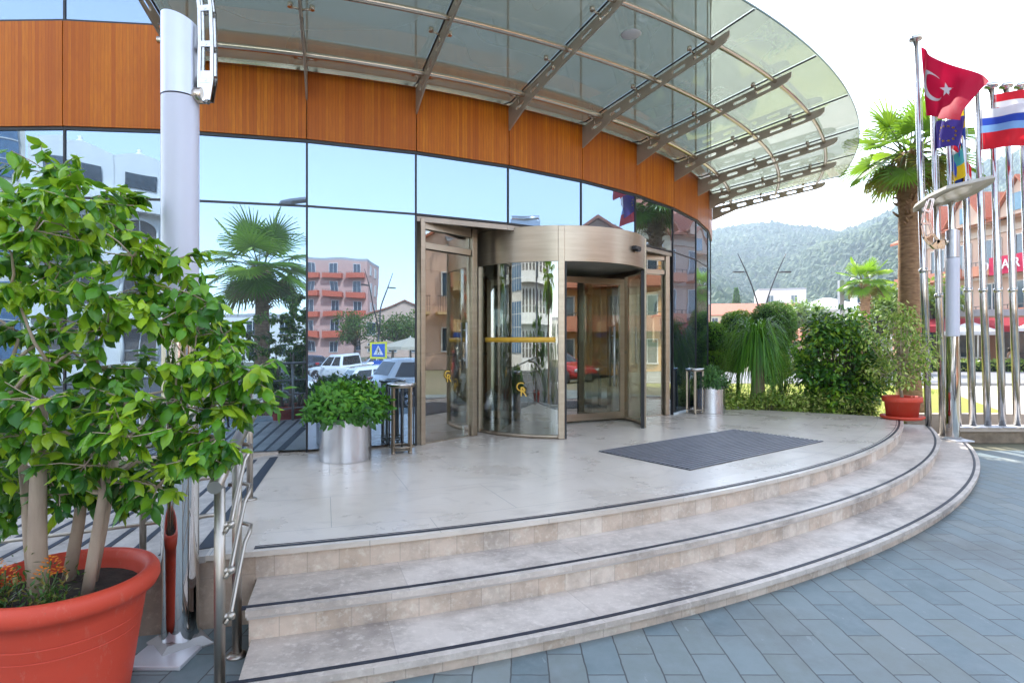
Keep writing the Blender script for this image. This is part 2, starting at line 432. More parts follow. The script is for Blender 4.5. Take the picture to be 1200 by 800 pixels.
# door mat grating sunk in the platform
mc = P(12.14, 39.1); ax = R(37.3); ux = Vector((math.cos(ax), math.sin(ax), 0)); uy = Vector((-math.sin(ax), math.cos(ax), 0))
dm = thing('door_mat', 'dark grey ribbed entrance mat set into the marble before the revolving door', 'mat', (mc[0], mc[1], PZ), ax)
b = MB(); b.box((0,0,.003), (2.75,1.24,.004)); obj('backing', b, M('mat_backing', (.03,.035,.045), rough=.8), dm, world=False)
b = MB()
for i in range(21): b.box((0, -.6+i*1.2/20, .008), (2.73,.030,.009))
obj('rib', b, M('mat_rib', (.22,.22,.24), (.17,.17,.19), rough=.5, metal=.3), dm, world=False)
# ================================================================== hotel
k = N('mirror_glazing')
vec = k.coords('Object'); wv = k.noise(vec, .8, 2)
bm_ = k.add('ShaderNodeBump'); bm_.inputs['Strength'].default_value = .055; bm_.inputs['Distance'].default_value = .05; k.link(wv, bm_.inputs['Height'])
gl = k.add('ShaderNodeBsdfGlossy'); gl.inputs['Roughness'].default_value = 0; gl.inputs[0].default_value = (.56,.76,1.0,1); k.link(bm_.outputs[0], gl.inputs['Normal'])
k.set(Base_Color=(.018,.024,.028), Roughness=.15)
mx = k.add('ShaderNodeMixShader'); mx.inputs[0].default_value = .375
k.link(k.bsdf.outputs[0], mx.inputs[1]); k.link(gl.outputs[0], mx.inputs[2]); k.link(mx.outputs[0], k.out.inputs['Surface'])
m_mirror = k.m

k = N('wood_cladding'); vec = k.coords('UV')
sp = k.add('ShaderNodeSeparateXYZ'); k.link(vec, sp.inputs[0])
pl = k.math('FLOOR', k.math('MULTIPLY', sp.outputs[0], 27))
wn = k.add('ShaderNodeTexWhiteNoise', noise_dimensions='1D'); k.link(pl, wn.inputs['W'])
fr = k.math('FRACT', k.math('MULTIPLY', sp.outputs[0], 27))
gap = k.math('LESS_THAN', fr, .07)
st_ = k.add('ShaderNodeMapping'); st_.inputs['Scale'].default_value = (30,1.6,1); k.link(vec, st_.inputs[0])
gr = k.noise(st_.outputs[0], 3, 6, .7)
col = k.ramp(wn.outputs['Value'], [(0,(.42,.100,.003)),(.35,(.52,.140,.004)),(.7,(.57,.165,.004)),(1,(.62,.20,.006))])
col = k.mix(k.math('MULTIPLY', k.math('SUBTRACT', gr, .42, True), 2.2, True), col, (.30,.06,.005))
col = k.mix(k.math('MULTIPLY', gap, .75), col, (.04,.01,.004))
oi = k.add('ShaderNodeObjectInfo'); col = k.mix(k.math('MULTIPLY', oi.outputs['Random'], .38), col, (.36,.075,.006))
bl_ = k.noise(k.coords('Object', (1,1,.4)), 1.6, 5, .6); col = k.mix(k.math('MULTIPLY', k.math('SUBTRACT', bl_, .5, True), 1.6, True), col, (.30,.065,.008))
k.set(Base_Color=col, Roughness=k.math('ADD', .30, k.math('MULTIPLY', bl_, .2)), Specular_IOR_Level=.22)
k.bump(k.math('SUBTRACT', gr, gap), .25, .004)
m_wood = k.m
m_int_wood = M('interior_wood', (.50,.22,.075), (.36,.14,.045), rough=.4, scale=2, stretch=(8,8,1), detail=6)
m_band = M('upper_storey_render', (.55,.53,.5), (.48,.46,.43), rough=.7)

RF = 10.2
H = thing('hotel_building', 'curved hotel front with mirror glass panes and orange brown wood cladding band', 'building', (CX, CY, 0))
KA = [2.3+7*i for i in range(-3, 15)]     # mullion angles
def pane(name, a0, a1, z0, z1, mat, parent, r=RF, gapx=.012, th=.02, uv=False, voff=0):
    p, q = Vector(P(r, a0)).to_3d(), Vector(P(r, a1)).to_3d(); d = (q-p); L = d.length; d.normalize(); n = Vector((d.y, -d.x, 0))
    p = p + d*gapx; q = q - d*gapx
    b = MB(); o = n*th
    A, B = p, q
    def up(v, z): return (v.x, v.y, z)
    u0 = random.random()*20; u1 = u0+L
    U = [(u0,z0),(u1,z0),(u1,z1),(u0,z1)]
    b.quad(up(A,z0), up(B,z0), up(B,z1), up(A,z1), U)
    A2, B2 = p-o, q-o
    b.quad(up(A2,z1), up(B2,z1), up(B2,z0), up(A2,z0), U)
    b.quad(up(A,z1), up(B,z1), up(B2,z1), up(A2,z1), U); b.quad(up(A,z0), up(A2,z0), up(B2,z0), up(B,z0), U)
    b.quad(up(A,z0), up(A,z1), up(A2,z1), up(A2,z0), U); b.quad(up(B,z0), up(B2,z0), up(B2,z1), up(B,z1), U)
    return obj(name, b, mat, parent)
PORTAL = (23.3, 51.3)
ZB, ZT, ZW0, ZW1 = .47, 3.24, 3.985, 5.13
for a in KA[:-1]:
    a1 = a+7
    inportal = a > 23 and a1 < 51.6
    if not inportal: pane('window_pane', a, a1, ZB, ZT-.014, m_mirror, H)
    pane('window_pane', a, a1, ZT+.014, ZW0-.02, m_mirror, H)
    pane('cladding_panel', a, a1, ZW0+.012, ZW1-.015, m_wood, H, r=RF+.035, gapx=.006, th=.03)
    pane('window_pane', a, a1, ZW1+.012, 7.3, m_mirror, H)
    pane('window_pane', a, a1, 7.33, 9.4, m_mirror, H)
for a in KA:
    p = P(RF-.012, a)
    b = MB()
    lo = ZT if 23.5 < a < 51 else .44
    b.box((p[0], p[1], (lo+ZW0)/2), (.022,.05,ZW0-lo), R(a)); obj('mullion', b, black_seal, H)
    b = MB(); b.box((p[0], p[1], (ZW1+9.4)/2), (.022,.05,9.4-ZW1), R(a)); obj('mullion', b, black_seal, H)
def ringline(z, r, h, d, mat, name='transom', skip=None):
    """straight bars from mullion to mullion"""
    b = MB()
    for a in KA[:-1]:
        p, q = P(r, a), P(r, a+7)
        L = math.dist(p, q)
        b.box(((p[0]+q[0])/2, (p[1]+q[1])/2, z), (L, d, h), R(a+3.5))
    return obj(name, b, mat, H)
ringline(ZT, RF-.018, .026, .04, black_seal)
ringline(ZW0-.006, RF-.008, .034, .05, black_seal)
ringline(ZW1, RF-.008, .026, .05, black_seal)
ringline(7.315, RF-.018, .026, .04, black_seal)
# upper storeys (above the picture) give the tall shading mass
b = MB(); b.arc(9.9, 10.23, KA[0], KA[-1], 9.42, 10.9, 60); obj('parapet_band', b, m_wood if False else m_band, H)
for z in (10.9, 13.2):
    b = MB(); b.arc(9.9, RF-.02, KA[0], KA[-1], z, z+1.5, 30); obj('window_band', b, m_mirror, H)
    b = MB(); b.arc(9.9, 10.23, KA[0], KA[-1], z+1.5, z+2.3, 30); obj('parapet_band', b, m_band, H)
b = MB(); b.lathe([(0,15.5),(10.1,15.5),(10.1,15.7),(0,15.7)], 64, (CX,CY,0)); obj('roof', b, m_band, H)
b = MB(); b.arc(9.7, 9.95, KA[-1], 360+KA[0], 3.3, 15.5, 60); obj('rear_wall', b, m_band, H)  # unseen; left open below the ceiling so daylight reaches the lobby
b = MB(); b.lathe([(0,9.43),(10.05,9.43),(10.05,9.5),(0,9.5)], 48, (CX,CY,0)); obj('floor_slab', b, m_band, H)
b = MB(); b.lathe([(0,3.3),(10.1,3.3),(10.1,3.36),(0,3.36)], 48, (CX,CY,0)); obj('lobby_ceiling', b, M('ceiling_paint', (.6,.56,.5), rough=.8), H)
b = MB(); b.lathe([(0,PZ-.03),(8.549,PZ-.03),(8.549,PZ-.002),(0,PZ-.002)], 64, (CX,CY,0)); obj('lobby_floor', b, m_marble, H)
# lobby back wall with wood panels, a stone column pair, dark opening
def at_axis(al, pp): return (CX+al*math.sin(ax)+pp*math.cos(ax), CY-al*math.cos(ax)+pp*math.sin(ax))
c = at_axis(4.6, 0); b = MB(); b.box((c[0],c[1],1.87), (14.5,.2,2.86), ax); obj('lobby_wall', b, m_int_wood, H)
for pp in (-3.4,-1.0,1.6,3.9):
    c = at_axis(6.4, pp); b = MB(); b.box((c[0],c[1],1.87), (.42,.42,2.86), ax); obj('lobby_pillar', b, M('pillar_stone', (.52,.42,.30), rough=.4), H)
for pp in (-2.4,.2,2.8):
    c = at_axis(4.72, pp); b = MB(); b.box((c[0],c[1],1.75), (1.5,.04,1.5), ax); obj('wall_niche', b, M('niche_gold', (.75,.5,.2), (.6,.36,.12), rough=.4, scale=6), H)
# reception desk
c = at_axis(6.9, -.6)
dk = thing('reception_desk', 'brown wooden reception desk inside the lobby behind the revolving door', 'desk', (c[0],c[1],PZ), ax)
b = MB(); b.box((0,0,.5), (3.2,.7,1.0)); obj('front_panel', b, m_int_wood, dk, world=False, bevel=.01)
b = MB(); b.box((0,-.03,1.03), (3.3,.82,.05)); obj('top', b, M('desk_stone', (.05,.045,.04), rough=.15), dk, world=False, bevel=.008)
c = at_axis(8.0, 2.9)
tb = thing('console_table', 'dark table with a fruit bowl seen through the open bay at the right', 'table', (c[0],c[1],PZ), ax)
b = MB(); b.box((0,0,.74), (1.1,.5,.05)); obj('top', b, m_int_wood, tb, world=False, bevel=.008)
for sx in (-.45,.45):
    for sy in (-.18,.18):
        b = MB(); b.box((sx,sy,.358), (.05,.05,.71)); obj('leg', b, dark_metal, tb, world=False)
b = MB(); b.lathe([(0,0),(.10,0),(.12,.02),(.24,.12),(.25,.13),(.22,.12),(.1,.03),(0,.03)], 20, (c[0],c[1],PZ+.766))
tag(obj('glass_bowl', b, M('bowl_glazed', (.55,.5,.45), rough=.15)), 'pale bowl on the dark table inside the right bay', 'bowl')

# portal: side bays and header
handle_m = M('handle_steel', (.72,.72,.70), (.64,.64,.62), rough=.35, metal=.5)
m_clear = glass_mat('door_glass', (.66,.68,.62), .26)
m_curve = glass_mat('curved_door_glass', (.70,.72,.66), .24)
def beam(b, p, q, z0, z1, d, off=0):
    L = math.dist(p, q); an = math.atan2(q[1]-p[1], q[0]-p[0])
    b.box(((p[0]+q[0])/2, (p[1]+q[1])/2, (z0+z1)/2), (L, d, z1-z0), an)
def lerp(p, q, t): return (p[0]+(q[0]-p[0])*t, p[1]+(q[1]-p[1])*t)
b = MB(); b.arc(8.5, 10.16, PORTAL[0], PORTAL[1], 3.205, 3.222, 24); obj('portal_soffit', b, champagne, H)
b = MB(); 
for a in (23.3,30.3,37.3,44.3):
    p, q = P(10.165, a), P(10.165, a+7); beam(b, p, q, 3.16, 3.222, .05)
obj('portal_header', b, rib_steel, H)

C0 = (.65, 8.95)
def drum_w(x, y):   # local (x right along the front, y inward) to world
    return (C0[0]+x*math.cos(ax)-y*math.sin(ax), C0[1]+x*math.sin(ax)+y*math.cos(ax))
def text_mesh(body, size, depth=.002):
    cu = bpy.data.curves.new('t', 'FONT'); cu.body = body; cu.size = size; cu.extrude = depth; cu.align_x = 'CENTER'; cu.align_y = 'CENTER'; cu.resolution_u = 3
    o = bpy.data.objects.new('t', cu); COL.objects.link(o)
    dg = bpy.context.evaluated_depsgraph_get(); me = bpy.data.meshes.new_from_object(o.evaluated_get(dg))
    bpy.data.objects.remove(o); bpy.data.curves.remove(cu)
    return me
def text_obj(name, body, size, loc, rot, mat, parent=None, depth=.002, sx=1):
    me = text_mesh(body, size, depth); me.materials.clear(); me.materials.append(mat)
    o = bpy.data.objects.new(name, me); COL.objects.link(o)
    o.rotation_euler = rot; o.scale = (sx,1,1)
    if parent is not None:
        o.parent = parent; l = parent['_o']; o.location = (loc[0]-l[0], loc[1]-l[1], loc[2]-l[2])
    else: o.location = loc
    return o
def bay(name, label, p, q, hinge_near_q, deco=True):
    """glazed swing door between two jambs, p = left foot, q = right foot"""
    d = thing(name, label, 'door', ((p[0]+q[0])/2, (p[1]+q[1])/2, PZ))
    an = math.atan2(q[1]-p[1], q[0]-p[0]); L = math.dist(p, q); ux_ = ((q[0]-p[0])/L, (q[1]-p[1])/L); nrm = (ux_[1], -ux_[0])
    for e, wd in ((p,.07),(q,.09)):
        b = MB(); b.box((e[0],e[1],(PZ+3.2)/2), (wd,.13,3.2-PZ), an); obj('jamb', b, champagne, d, bevel=.006)
    a_, b_ = lerp(p,q,.05/L), lerp(p,q,1-.055/L)
    b = MB(); beam(b, a_, b_, 2.84, 2.92, .09); obj('transom_bar', b, champagne, d, bevel=.004)
    b = MB(); beam(b, a_, b_, 3.08, 3.2, .09); obj('header', b, champagne, d, bevel=.004)
    b = MB(); beam(b, a_, b_, 2.925, 3.075, .012); obj('fanlight', b, m_clear, d)
    lf = MB(); c_, e_ = lerp(p,q,.06/L), lerp(p,q,1-.065/L); beam(lf, c_, e_, PZ+.012, 2.83, .012); leaf = obj('door_leaf', lf, m_clear, d)
    t = .80 if hinge_near_q else .2
    for s in (1,-1):
        h = MB(); m = lerp(p,q,t+.035*s); m = (m[0]+nrm[0]*.05*s, m[1]+nrm[1]*.05*s)
        h.tube([(m[0],m[1],1.35),(m[0],m[1],1.95)], .013, 10)
        for z in (1.45,1.85): h.tube([(m[0],m[1],z),(m[0]-nrm[0]*.05*s,m[1]-nrm[1]*.05*s,z)], .009, 8)
        obj('handle', h, handle_m, d)
    b = MB(); m = lerp(p,q,.88 if hinge_near_q else .12); b.box((m[0],m[1],PZ+.085), (.10,.04,.13), an); obj('floor_lock', b, steel, d, bevel=.004)
    b = MB(); beam(b, a_, b_, PZ-.002, PZ+.01, .05); obj('threshold', b, champagne, d)
    if deco:
        m = lerp(p,q,.5)
        for bd, z, dx in (('G',1.27,-.012),('R',1.225,.018)):
            text_obj('emblem', bd, .15, (m[0]+nrm[0]*.016+ux_[0]*dx, m[1]+nrm[1]*.016+ux_[1]*dx, z), (R(90),0,an), gold, d)
    return d
LP, LQ = (P(10.13,23.7)), (-.54, 7.90)
bay('swing_door', 'glass swing door left of the revolving door with gold emblem and steel handles', LP, LQ, True)
RP, RQ = (1.85, 9.73), P(10.1, 50.9)
bay('swing_door', 'glass swing door right of the revolving door in a wide metal frame', RP, RQ, False, deco=False)

# revolving door (local: x across, y inward)
RD = thing('revolving_door', 'cylindrical revolving door with champagne metal drum and curved glass walls', 'door', (C0[0],C0[1],PZ), ax)
RR = 1.32
def pl(r, psi, z=0): return (r*math.sin(R(psi)), -r*math.cos(R(psi)), z)
def arcwall(r0, r1, a0, a1, z0, z1, n=28):
    b = MB(); ids = []
    for i in range(n+1):
        a = a0+(a1-a0)*i/n
        ids.append([b.vert(pl(r, a, z)) for r, z in ((r0,z0),(r1,z0),(r1,z1),(r0,z1))])
    for A, B in zip(ids[:-1], ids[1:]):
        for j in range(4):
            b.face((A[j], A[(j+1)%4], B[(j+1)%4], B[j]), None, 0, False)
    b.face(ids[0][::-1]); b.face(ids[-1])
    for i in range(len(b.sm)): b.sm[i] = True
    return b
hz0, hz1 = 2.74-PZ, 3.2-PZ
o = obj('header_drum', arcwall(RR-.05, RR+.02, -180, 180, hz0, hz1, 72), champagne, RD, world=False)
o.data.shade_smooth(); m_ = o.modifiers.new('es','EDGE_SPLIT'); m_.split_angle = R(40)
b = MB(); b.lathe([(0,hz0+.06),(RR-.05,hz0+.06),(RR-.05,hz0+.08),(0,hz0+.08)], 48); obj('drum_soffit', b, M('soffit_metal', (.42,.38,.33), rough=.45, metal=.5), RD, world=False)
b = MB(); b.lathe([(0,hz1-.01),(RR+.01,hz1-.01),(RR+.01,hz1+.004),(0,hz1+.004)], 48); obj('drum_lid', b, champagne, RD, world=False)
for s in (-1,1):
    a0, a1 = (38.9,93) if s > 0 else (-93,-38.9)
    o = obj('curved_glass', arcwall(RR-.012, RR, a0, a1, .05, hz0, 36), m_curve, RD, world=False); o.data.shade_smooth(); m_ = o.modifiers.new('es','EDGE_SPLIT'); m_.split_angle = R(40)
    o = obj('curved_glass', arcwall(RR-.012, RR, 110 if s>0 else -140, 140 if s>0 else -110, .05, hz0, 16), m_curve, RD, world=False); o.data.shade_smooth(); m_ = o.modifiers.new('es','EDGE_SPLIT'); m_.split_angle = R(40)
    obj('floor_rail', arcwall(RR-.035, RR+.02, a0, a1, 0, .05, 30), champagne, RD, world=False)
    for psi in (37.8, 94, 141):
        x, y, _ = pl(RR, psi*s); b = MB(); b.box((x,y,hz1/2 if psi < 60 else hz0/2), (.085,.075,hz1-.004 if psi < 60 else hz0), R(psi*s)); obj('post', b, champagne, RD, bevel=.006, world=False)
        if psi < 60:
            x, y, _ = pl(RR-.01, (psi-2.6)*s); b = MB(); b.box((x,y,hz0/2), (.02,.05,hz0), R(psi*s)); obj('rubber_seal', b, black_seal, RD, world=False)
# jamb fillers beside the drum
# gold text strip and emblem on the left curved glass
o = obj('gold_strip', arcwall(RR+.001, RR+.004, -88, -41, 1.69-PZ, 1.755-PZ, 30), M('gold_strip_film', (.72,.43,.05), (.60,.33,.03), rough=.4, scale=12), RD, world=False)
b = MB()
for i in range(34):
    a = -80+i*1.05+random.uniform(-.1,.1)
    if i % 7 == 5: continue
    for (r_, da) in ((RR+.0055, .3),):
        p0, p1 = pl(r_, a), pl(r_, a+da*random.uniform(.8,2.0))
        z0 = 1.712-PZ; z1 = z0+random.choice((.012,.018,.018))
        b.quad((p0[0],p0[1],z0),(p1[0],p1[1],z0),(p1[0],p1[1],z1),(p0[0],p0[1],z1))
for dx, z, bd in ((-1.0,1.10,'G'),(.9,1.035,'R')):
    psi = -60+dx
    q = drum_w(*pl(RR+.03, psi)[:2]); text_obj('emblem', bd, .17, (q[0],q[1],z), (R(90),0,ax+R(psi)), gold, None)
    e = bpy.data.objects[-1] if False else [x for x in bpy.data.objects if x.name.startswith('emblem')][-1]
# wings
for psi in (78, -42, -162):
    an = R(psi)-R(90)     # direction of the wing
    ux_ = (math.sin(R(psi)), -math.cos(R(psi)))
    b = MB()
    def bx(r0, r1, z0, z1, d): b.box((ux_[0]*(r0+r1)/2, ux_[1]*(r0+r1)/2, (z0+z1)/2), (r1-r0, d, z1-z0), an)
    bx(.05,.13,.03,2.26,.05); bx(1.19,1.27,.03,2.26,.05); bx(.13,1.19,2.17,2.26,.05); bx(.13,1.19,.03,.14,.05)
    wg = obj('wing_frame', b, champagne, RD, world=False)
    b = MB(); b.box((ux_[0]*.66, ux_[1]*.66, 1.155), (1.058,.012,2.03), an); obj('wing_glass', b, m_clear, wg, world=False)
    for s in (1,-1):
        n_ = (ux_[1]*s*.06, -ux_[0]*s*.06); m = (ux_[0]*1.05+n_[0], ux_[1]*1.05+n_[1]); h = MB()
        h.tube([(m[0],m[1],.55),(m[0],m[1],1.5)], .014, 10)
        for z in (.7,1.35): h.tube([(m[0],m[1],z),(m[0]-n_[0],m[1]-n_[1],z)], .009, 8)
        obj('handle', h, handle_m, wg, world=False)
b = MB(); b.tube([(0,0,.0),(0,0,hz0+.06)], .045, 16); obj('centre_shaft', b, champagne, RD, world=False)
b = MB(); x, y, _ = pl(RR+.045, 14); b.box((x,y,hz0+.24), (.17,.06,.055), R(14)); b.box((x,y-.02,hz0+.205), (.08,.05,.03), R(14)); obj('door_sensor', b, dark_metal, RD, bevel=.008, world=False)
for e in [x for x in bpy.data.objects if x.name.startswith('emblem') and x.parent is None]:
    e.parent = RD; e.matrix_parent_inverse = (Matrix.Translation((C0[0],C0[1],PZ)) @ Matrix.Rotation(ax, 4, 'Z')).inverted()

# ================================================================== glass canopy
CN = thing('glass_canopy', 'curved entrance canopy of pale green glass on slotted steel ribs and curved tubes', 'canopy', P3(10.3, 40.8, 4.5))
m_cano = glass_mat('canopy_glass', (.62,.63,.53), .07, film=.36, filmcol=(.50,.46,.365), grad=.75)
RIBS = [9.3+7*i for i in range(10)]
def zg(r): return 4.80+(r-10.3)*.172
RO = 12.86
for a in RIBS[:-1]:
    b = MB(); n = 5; nr = 4; g = []
    for j in range(nr+1):
        rr = 10.26+(RO-10.26)*j/nr
        da = math.degrees(.008/rr)
        g.append([(rr, a+da+(7-2*da)*i/n) for i in range(n+1)])
    top = [[b.vert(P3(r_, a_, zg(r_)+.016)) for r_, a_ in row] for row in g]
    bot = [[b.vert(P3(r_, a_, zg(r_))) for r_, a_ in row] for row in g]
    for j in range(nr):
        for i in range(n):
            b.face((top[j][i],top[j+1][i],top[j+1][i+1],top[j][i+1])); b.face((bot[j][i],bot[j][i+1],bot[j+1][i+1],bot[j+1][i]))
    for i in range(n):
        b.face((bot[nr][i],bot[nr][i+1],top[nr][i+1],top[nr][i]))
    o = obj('glass_pane', b, m_cano, CN)
m_edge = M('glass_edge', (.10,.15,.12), rough=.2)
b = MB(); b.arc(RO+.001, RO+.012, RIBS[0], RIBS[-1], zg(RO)-.002, zg(RO)+.018, 90); obj('edge_trim', b, m_edge, CN)
def rib_mesh(a):
    """slotted plate in the (r, z) plane"""
    zt = lambda r: zg(r)-.05
    zb = lambda r: 4.45+(r-10.2)*.222 if r < 12 else None
    outline = [(10.237,4.44),(10.75,4.655),(11.4,4.80),(12.0,4.915),(12.36,4.985),(12.5,5.03),(12.55,5.08),(12.55,zt(12.55))]
    outline += [(12.3,zt(12.3)),(11.5,zt(11.5)),(10.8,zt(10.8)),(10.237,zt(10.237))]
    bm = bmesh.new()
    def loop(pts):
        vs_ = [bm.verts.new((p[0],0,p[1])) for p in pts]
        for i in range(len(vs_)): bm.edges.new((vs_[i], vs_[(i+1)%len(vs_)]))
    loop(outline)
    sl_ = .172
    for rc in (10.52,10.86,11.2,11.54,11.88,12.2):
        zc = (zt(rc) + float(np.interp(rc, [10.237,10.75,11.4,12.0,12.36], [4.44,4.655,4.80,4.915,4.985])))/2
        hw, hh = .095, (.027 if rc < 11.6 else .022); pts = []
        for s, c0 in ((1,hw-hh),(-1,-(hw-hh))):
            for i in range(7):
                t = -math.pi/2+math.pi*i/6
                x = c0 + s*hh*math.cos(t); z = s*hh*math.sin(t)
                pts.append((rc+x-z*sl_, zc+z+x*sl_))
        loop(pts)
    bmesh.ops.triangle_fill(bm, use_beauty=True, use_dissolve=False, edges=bm.edges[:])
    bmesh.ops.recalc_face_normals(bm, faces=bm.faces[:])
    ret = bmesh.ops.extrude_face_region(bm, geom=bm.faces[:])
    vv = [e for e in ret['geom'] if isinstance(e, bmesh.types.BMVert)]
    bmesh.ops.translate(bm, verts=vv, vec=(0,.02,0))
    bmesh.ops.recalc_face_normals(bm, faces=bm.faces[:])
    b = MB(); bm.verts.index_update()
    t = R(a); sx, sy = math.sin(t), -math.cos(t)
    for v in bm.verts: b.v.append((CX+v.co.x*sx+(v.co.y-.01)*(-sy), CY+v.co.x*sy+(v.co.y-.01)*sx, v.co.z))
    for f in bm.faces: b.face([v.index for v in f.verts])
    bm.free(); return b
for a in RIBS:
    rb = obj('rib', rib_mesh(a), rib_steel, CN)
    t = R(a); tx = (math.cos(t), math.sin(t))
    for rr in (10.48, 11.25, 12.1):
        b = MB(); c = P(rr, a); z = zg(rr)
        b.tube([(c[0],c[1],z-.13),(c[0],c[1],z-.05)], .016, 8)
        for s in (-1,1):
            e = (c[0]+s*.10*tx[0], c[1]+s*.10*tx[1])
            if (a == RIBS[0] and s < 0) or (a == RIBS[-1] and s > 0): continue
            b.tube([(c[0],c[1],z-.055),(e[0],e[1],z-.035)], .011, 8)
            b.tube([(e[0],e[1],z-.045),(e[0],e[1],z-.002)], .026, 12)
        obj('spider_clamp', b, bronze_steel, rb, world=True) if False else None
        o = obj('spider_clamp', b, bronze_steel, None); o.parent = rb; 
        l = CN['_o']; o.location = (-l[0],-l[1],-l[2])
    b = MB(); 
    p, q = P3(10.28,a,zg(10.28)-.003), P3(RO-.01,a,zg(RO-.01)-.003)
    b.tube([p,q], .011, 6); obj('joint_seal', b, black_seal, CN)
for rr, dz, a0, a1, rad in ((10.62,-.085,8.6,72.9,.034),(11.55,-.08,9.0,72.5,.030),(12.35,-.075,9.0,72.5,.028)):
    b = MB(); b.tube([P3(rr, a0+(a1-a0)*i/90, zg(rr)+dz) for i in range(91)], rad, 12); obj('curved_tube', b, bronze_steel, CN)
b = MB(); b.arc(10.24, 10.30, 9.3, 72.3, 4.735, 4.79, 90); obj('wall_channel', b, steel, CN)
b = MB(); c = P3(11.95, 33.0, zg(11.95)-.02); b.lathe([(0,0),(.10,0),(.115,.012),(.10,.018),(0,.018)], 28, c); obj('round_disc', b, white_paint, CN)  # plain white disc added under the glass
# ================================================================== lamp columns
def lamp_column(label, x, y, base, arm_az, path, top=3.52):
    t = thing('reflector_lamp', label, 'lamp column', (x, y, base))
    h = lambda z: z-base
    r = .095
    def cyl(r_, z0, z1, name, mat):
        b = MB(); b.lathe([(0,h(z0)),(r_,h(z0)),(r_,h(z1)),(0,h(z1))], 40); o = obj(name, b, mat, t, world=False)
        m_ = o.modifiers.new('es','EDGE_SPLIT'); m_.split_angle = R(40); return o
    cyl(r, base+.02, 1.78, 'lower_shaft', mirror_steel); cyl(r+.001, 1.785, 3.06, 'white_shaft', M('lamp_white', (.58,.58,.65), (.54,.54,.61), rough=.3, scale=1.5))
    cyl(r+.002, 3.068, top-.06, 'upper_shaft', M('shaft_steel', (.47,.48,.52), (.42,.43,.47), rough=.28, metal=.9, scale=3))
    # slanted cap
    b = MB(); n = 40; lo = []; hi = []
    ca = R(arm_az)
    for i in range(n):
        q = 2*math.pi*i/n; px, py = (r+.002)*math.cos(q), (r+.002)*math.sin(q)
        s_ = (px*.75+py*.66)/r
        lo.append(b.vert((px,py,h(top-.06)))); hi.append(b.vert((px,py,h(top)-.03-.03*s_)))
    for i in range(n): b.face((lo[i],lo[(i+1)%n],hi[(i+1)%n],hi[i]), None, 0, True)
    b.face(hi); o = obj('slanted_cap', b, MATS['shaft_steel'], t, world=False); m_ = o.modifiers.new('es','EDGE_SPLIT'); m_.split_angle = R(40)
    # base plate: four sloping flaps
    b = MB(); b.lathe([(.19,.001),(.19,.012),(.125,.05),(.098,.05)], 4, sm=False); obj('base_skirt', b, M('skirt_steel', (.40,.39,.38), (.33,.32,.31), rough=.45, metal=.6), t, world=False)
    b = MB(); b.box((0,-.16,.012), (.30,.22,.022)); obj('base_plate', b, M('plate_steel', (.72,.72,.74), (.64,.64,.67), rough=.42, metal=.5), t, bevel=.004, world=False)
    # curved ladder arm, two plates with rungs
    b = MB(); ux_, uy_ = math.cos(ca), math.sin(ca)
    def pt(q, d): return b.vert((ux_*q[0]-uy_*d, uy_*q[0]+ux_*d, h(q[1])))
    def bar(p0, p1, wd, d):
        """flat bar in the plane of the arm, thickness along the offset d"""
        dx, dz = p1[0]-p0[0], p1[1]-p0[1]; L = math.hypot(dx,dz); nx, nz = -dz/L*wd, dx/L*wd
        ids = [pt((p0[0]-nx,p0[1]-nz),d-.005),pt((p0[0]+nx,p0[1]+nz),d-.005),pt((p1[0]+nx,p1[1]+nz),d-.005),pt((p1[0]-nx,p1[1]-nz),d-.005),
               pt((p0[0]-nx,p0[1]-nz),d+.005),pt((p0[0]+nx,p0[1]+nz),d+.005),pt((p1[0]+nx,p1[1]+nz),d+.005),pt((p1[0]-nx,p1[1]-nz),d+.005)]
        for f in ((3,2,1,0),(4,5,6,7),(0,1,5,4),(1,2,6,5),(2,3,7,6),(3,0,4,7)): b.face([ids[i] for i in f])
    P_ = []
    for i in range(len(path)-1):
        for q in range(4):
            f = q/4; P_.append(tuple(path[i][c_]*(1-f)+path[i+1][c_]*f for c_ in range(3)))
    P_.append(path[-1])
    for d in (-.02,.02):
        prev = None
        for i, (x_, z_, wd) in enumerate(P_):
            n_ = P_[min(i+1,len(P_)-1)]; m_ = P_[max(i-1,0)]; L = math.hypot(n_[0]-m_[0], n_[1]-m_[1]); nx, nz = -(n_[1]-m_[1])/L, (n_[0]-m_[0])/L
            cur = ((x_-nx*wd, z_-nz*wd), (x_+nx*wd, z_+nz*wd), (x_,z_))
            if prev:
                bar(prev[0], cur[0], .009, d); bar(prev[1], cur[1], .009, d)
                if i <= 5: bar(prev[2], cur[2], wd*.98, d+.001)
                if i % 4 == 0: bar(cur[0], cur[1], .016, d-.001)
            prev = cur
    for i in range(0, len(P_), 4):
        x_, z_, wd = P_[i]; b.tube([(ux_*x_-uy_*.028, uy_*x_+ux_*.028, h(z_)),(ux_*x_+uy_*.028, uy_*x_-ux_*.028, h(z_))], .010, 8)
    obj('curved_arm', b, steel, t, world=False)
    b = MB(); b.tube([(ux_*(r-.02),uy_*(r-.02),h(path[0][1]+.03)),(ux_*(r+.04),uy_*(r+.04),h(path[0][1]+.03))], .045, 12); obj('arm_bracket', b, bronze_steel, t, world=False)
    # reflector: shallow tilted tray with a round mirror beneath
    b = MB(); n = 8
    hw, hd = .62, .42
    def tr(u, v, zz):   # tilt towards the arm
        return (u*.86, v*.9, top+.56+u*.2-v*.24+zz-base)
    pts = [(-.62,-.2),(-.45,-.42),(.45,-.42),(.62,-.2),(.62,.2),(.45,.42),(-.45,.42),(-.62,.2)]
    lo = [b.vert(tr(u,v,0)) for u,v in pts]; hi = [b.vert(tr(u*.93,v*.93,.06)) for u,v in pts]
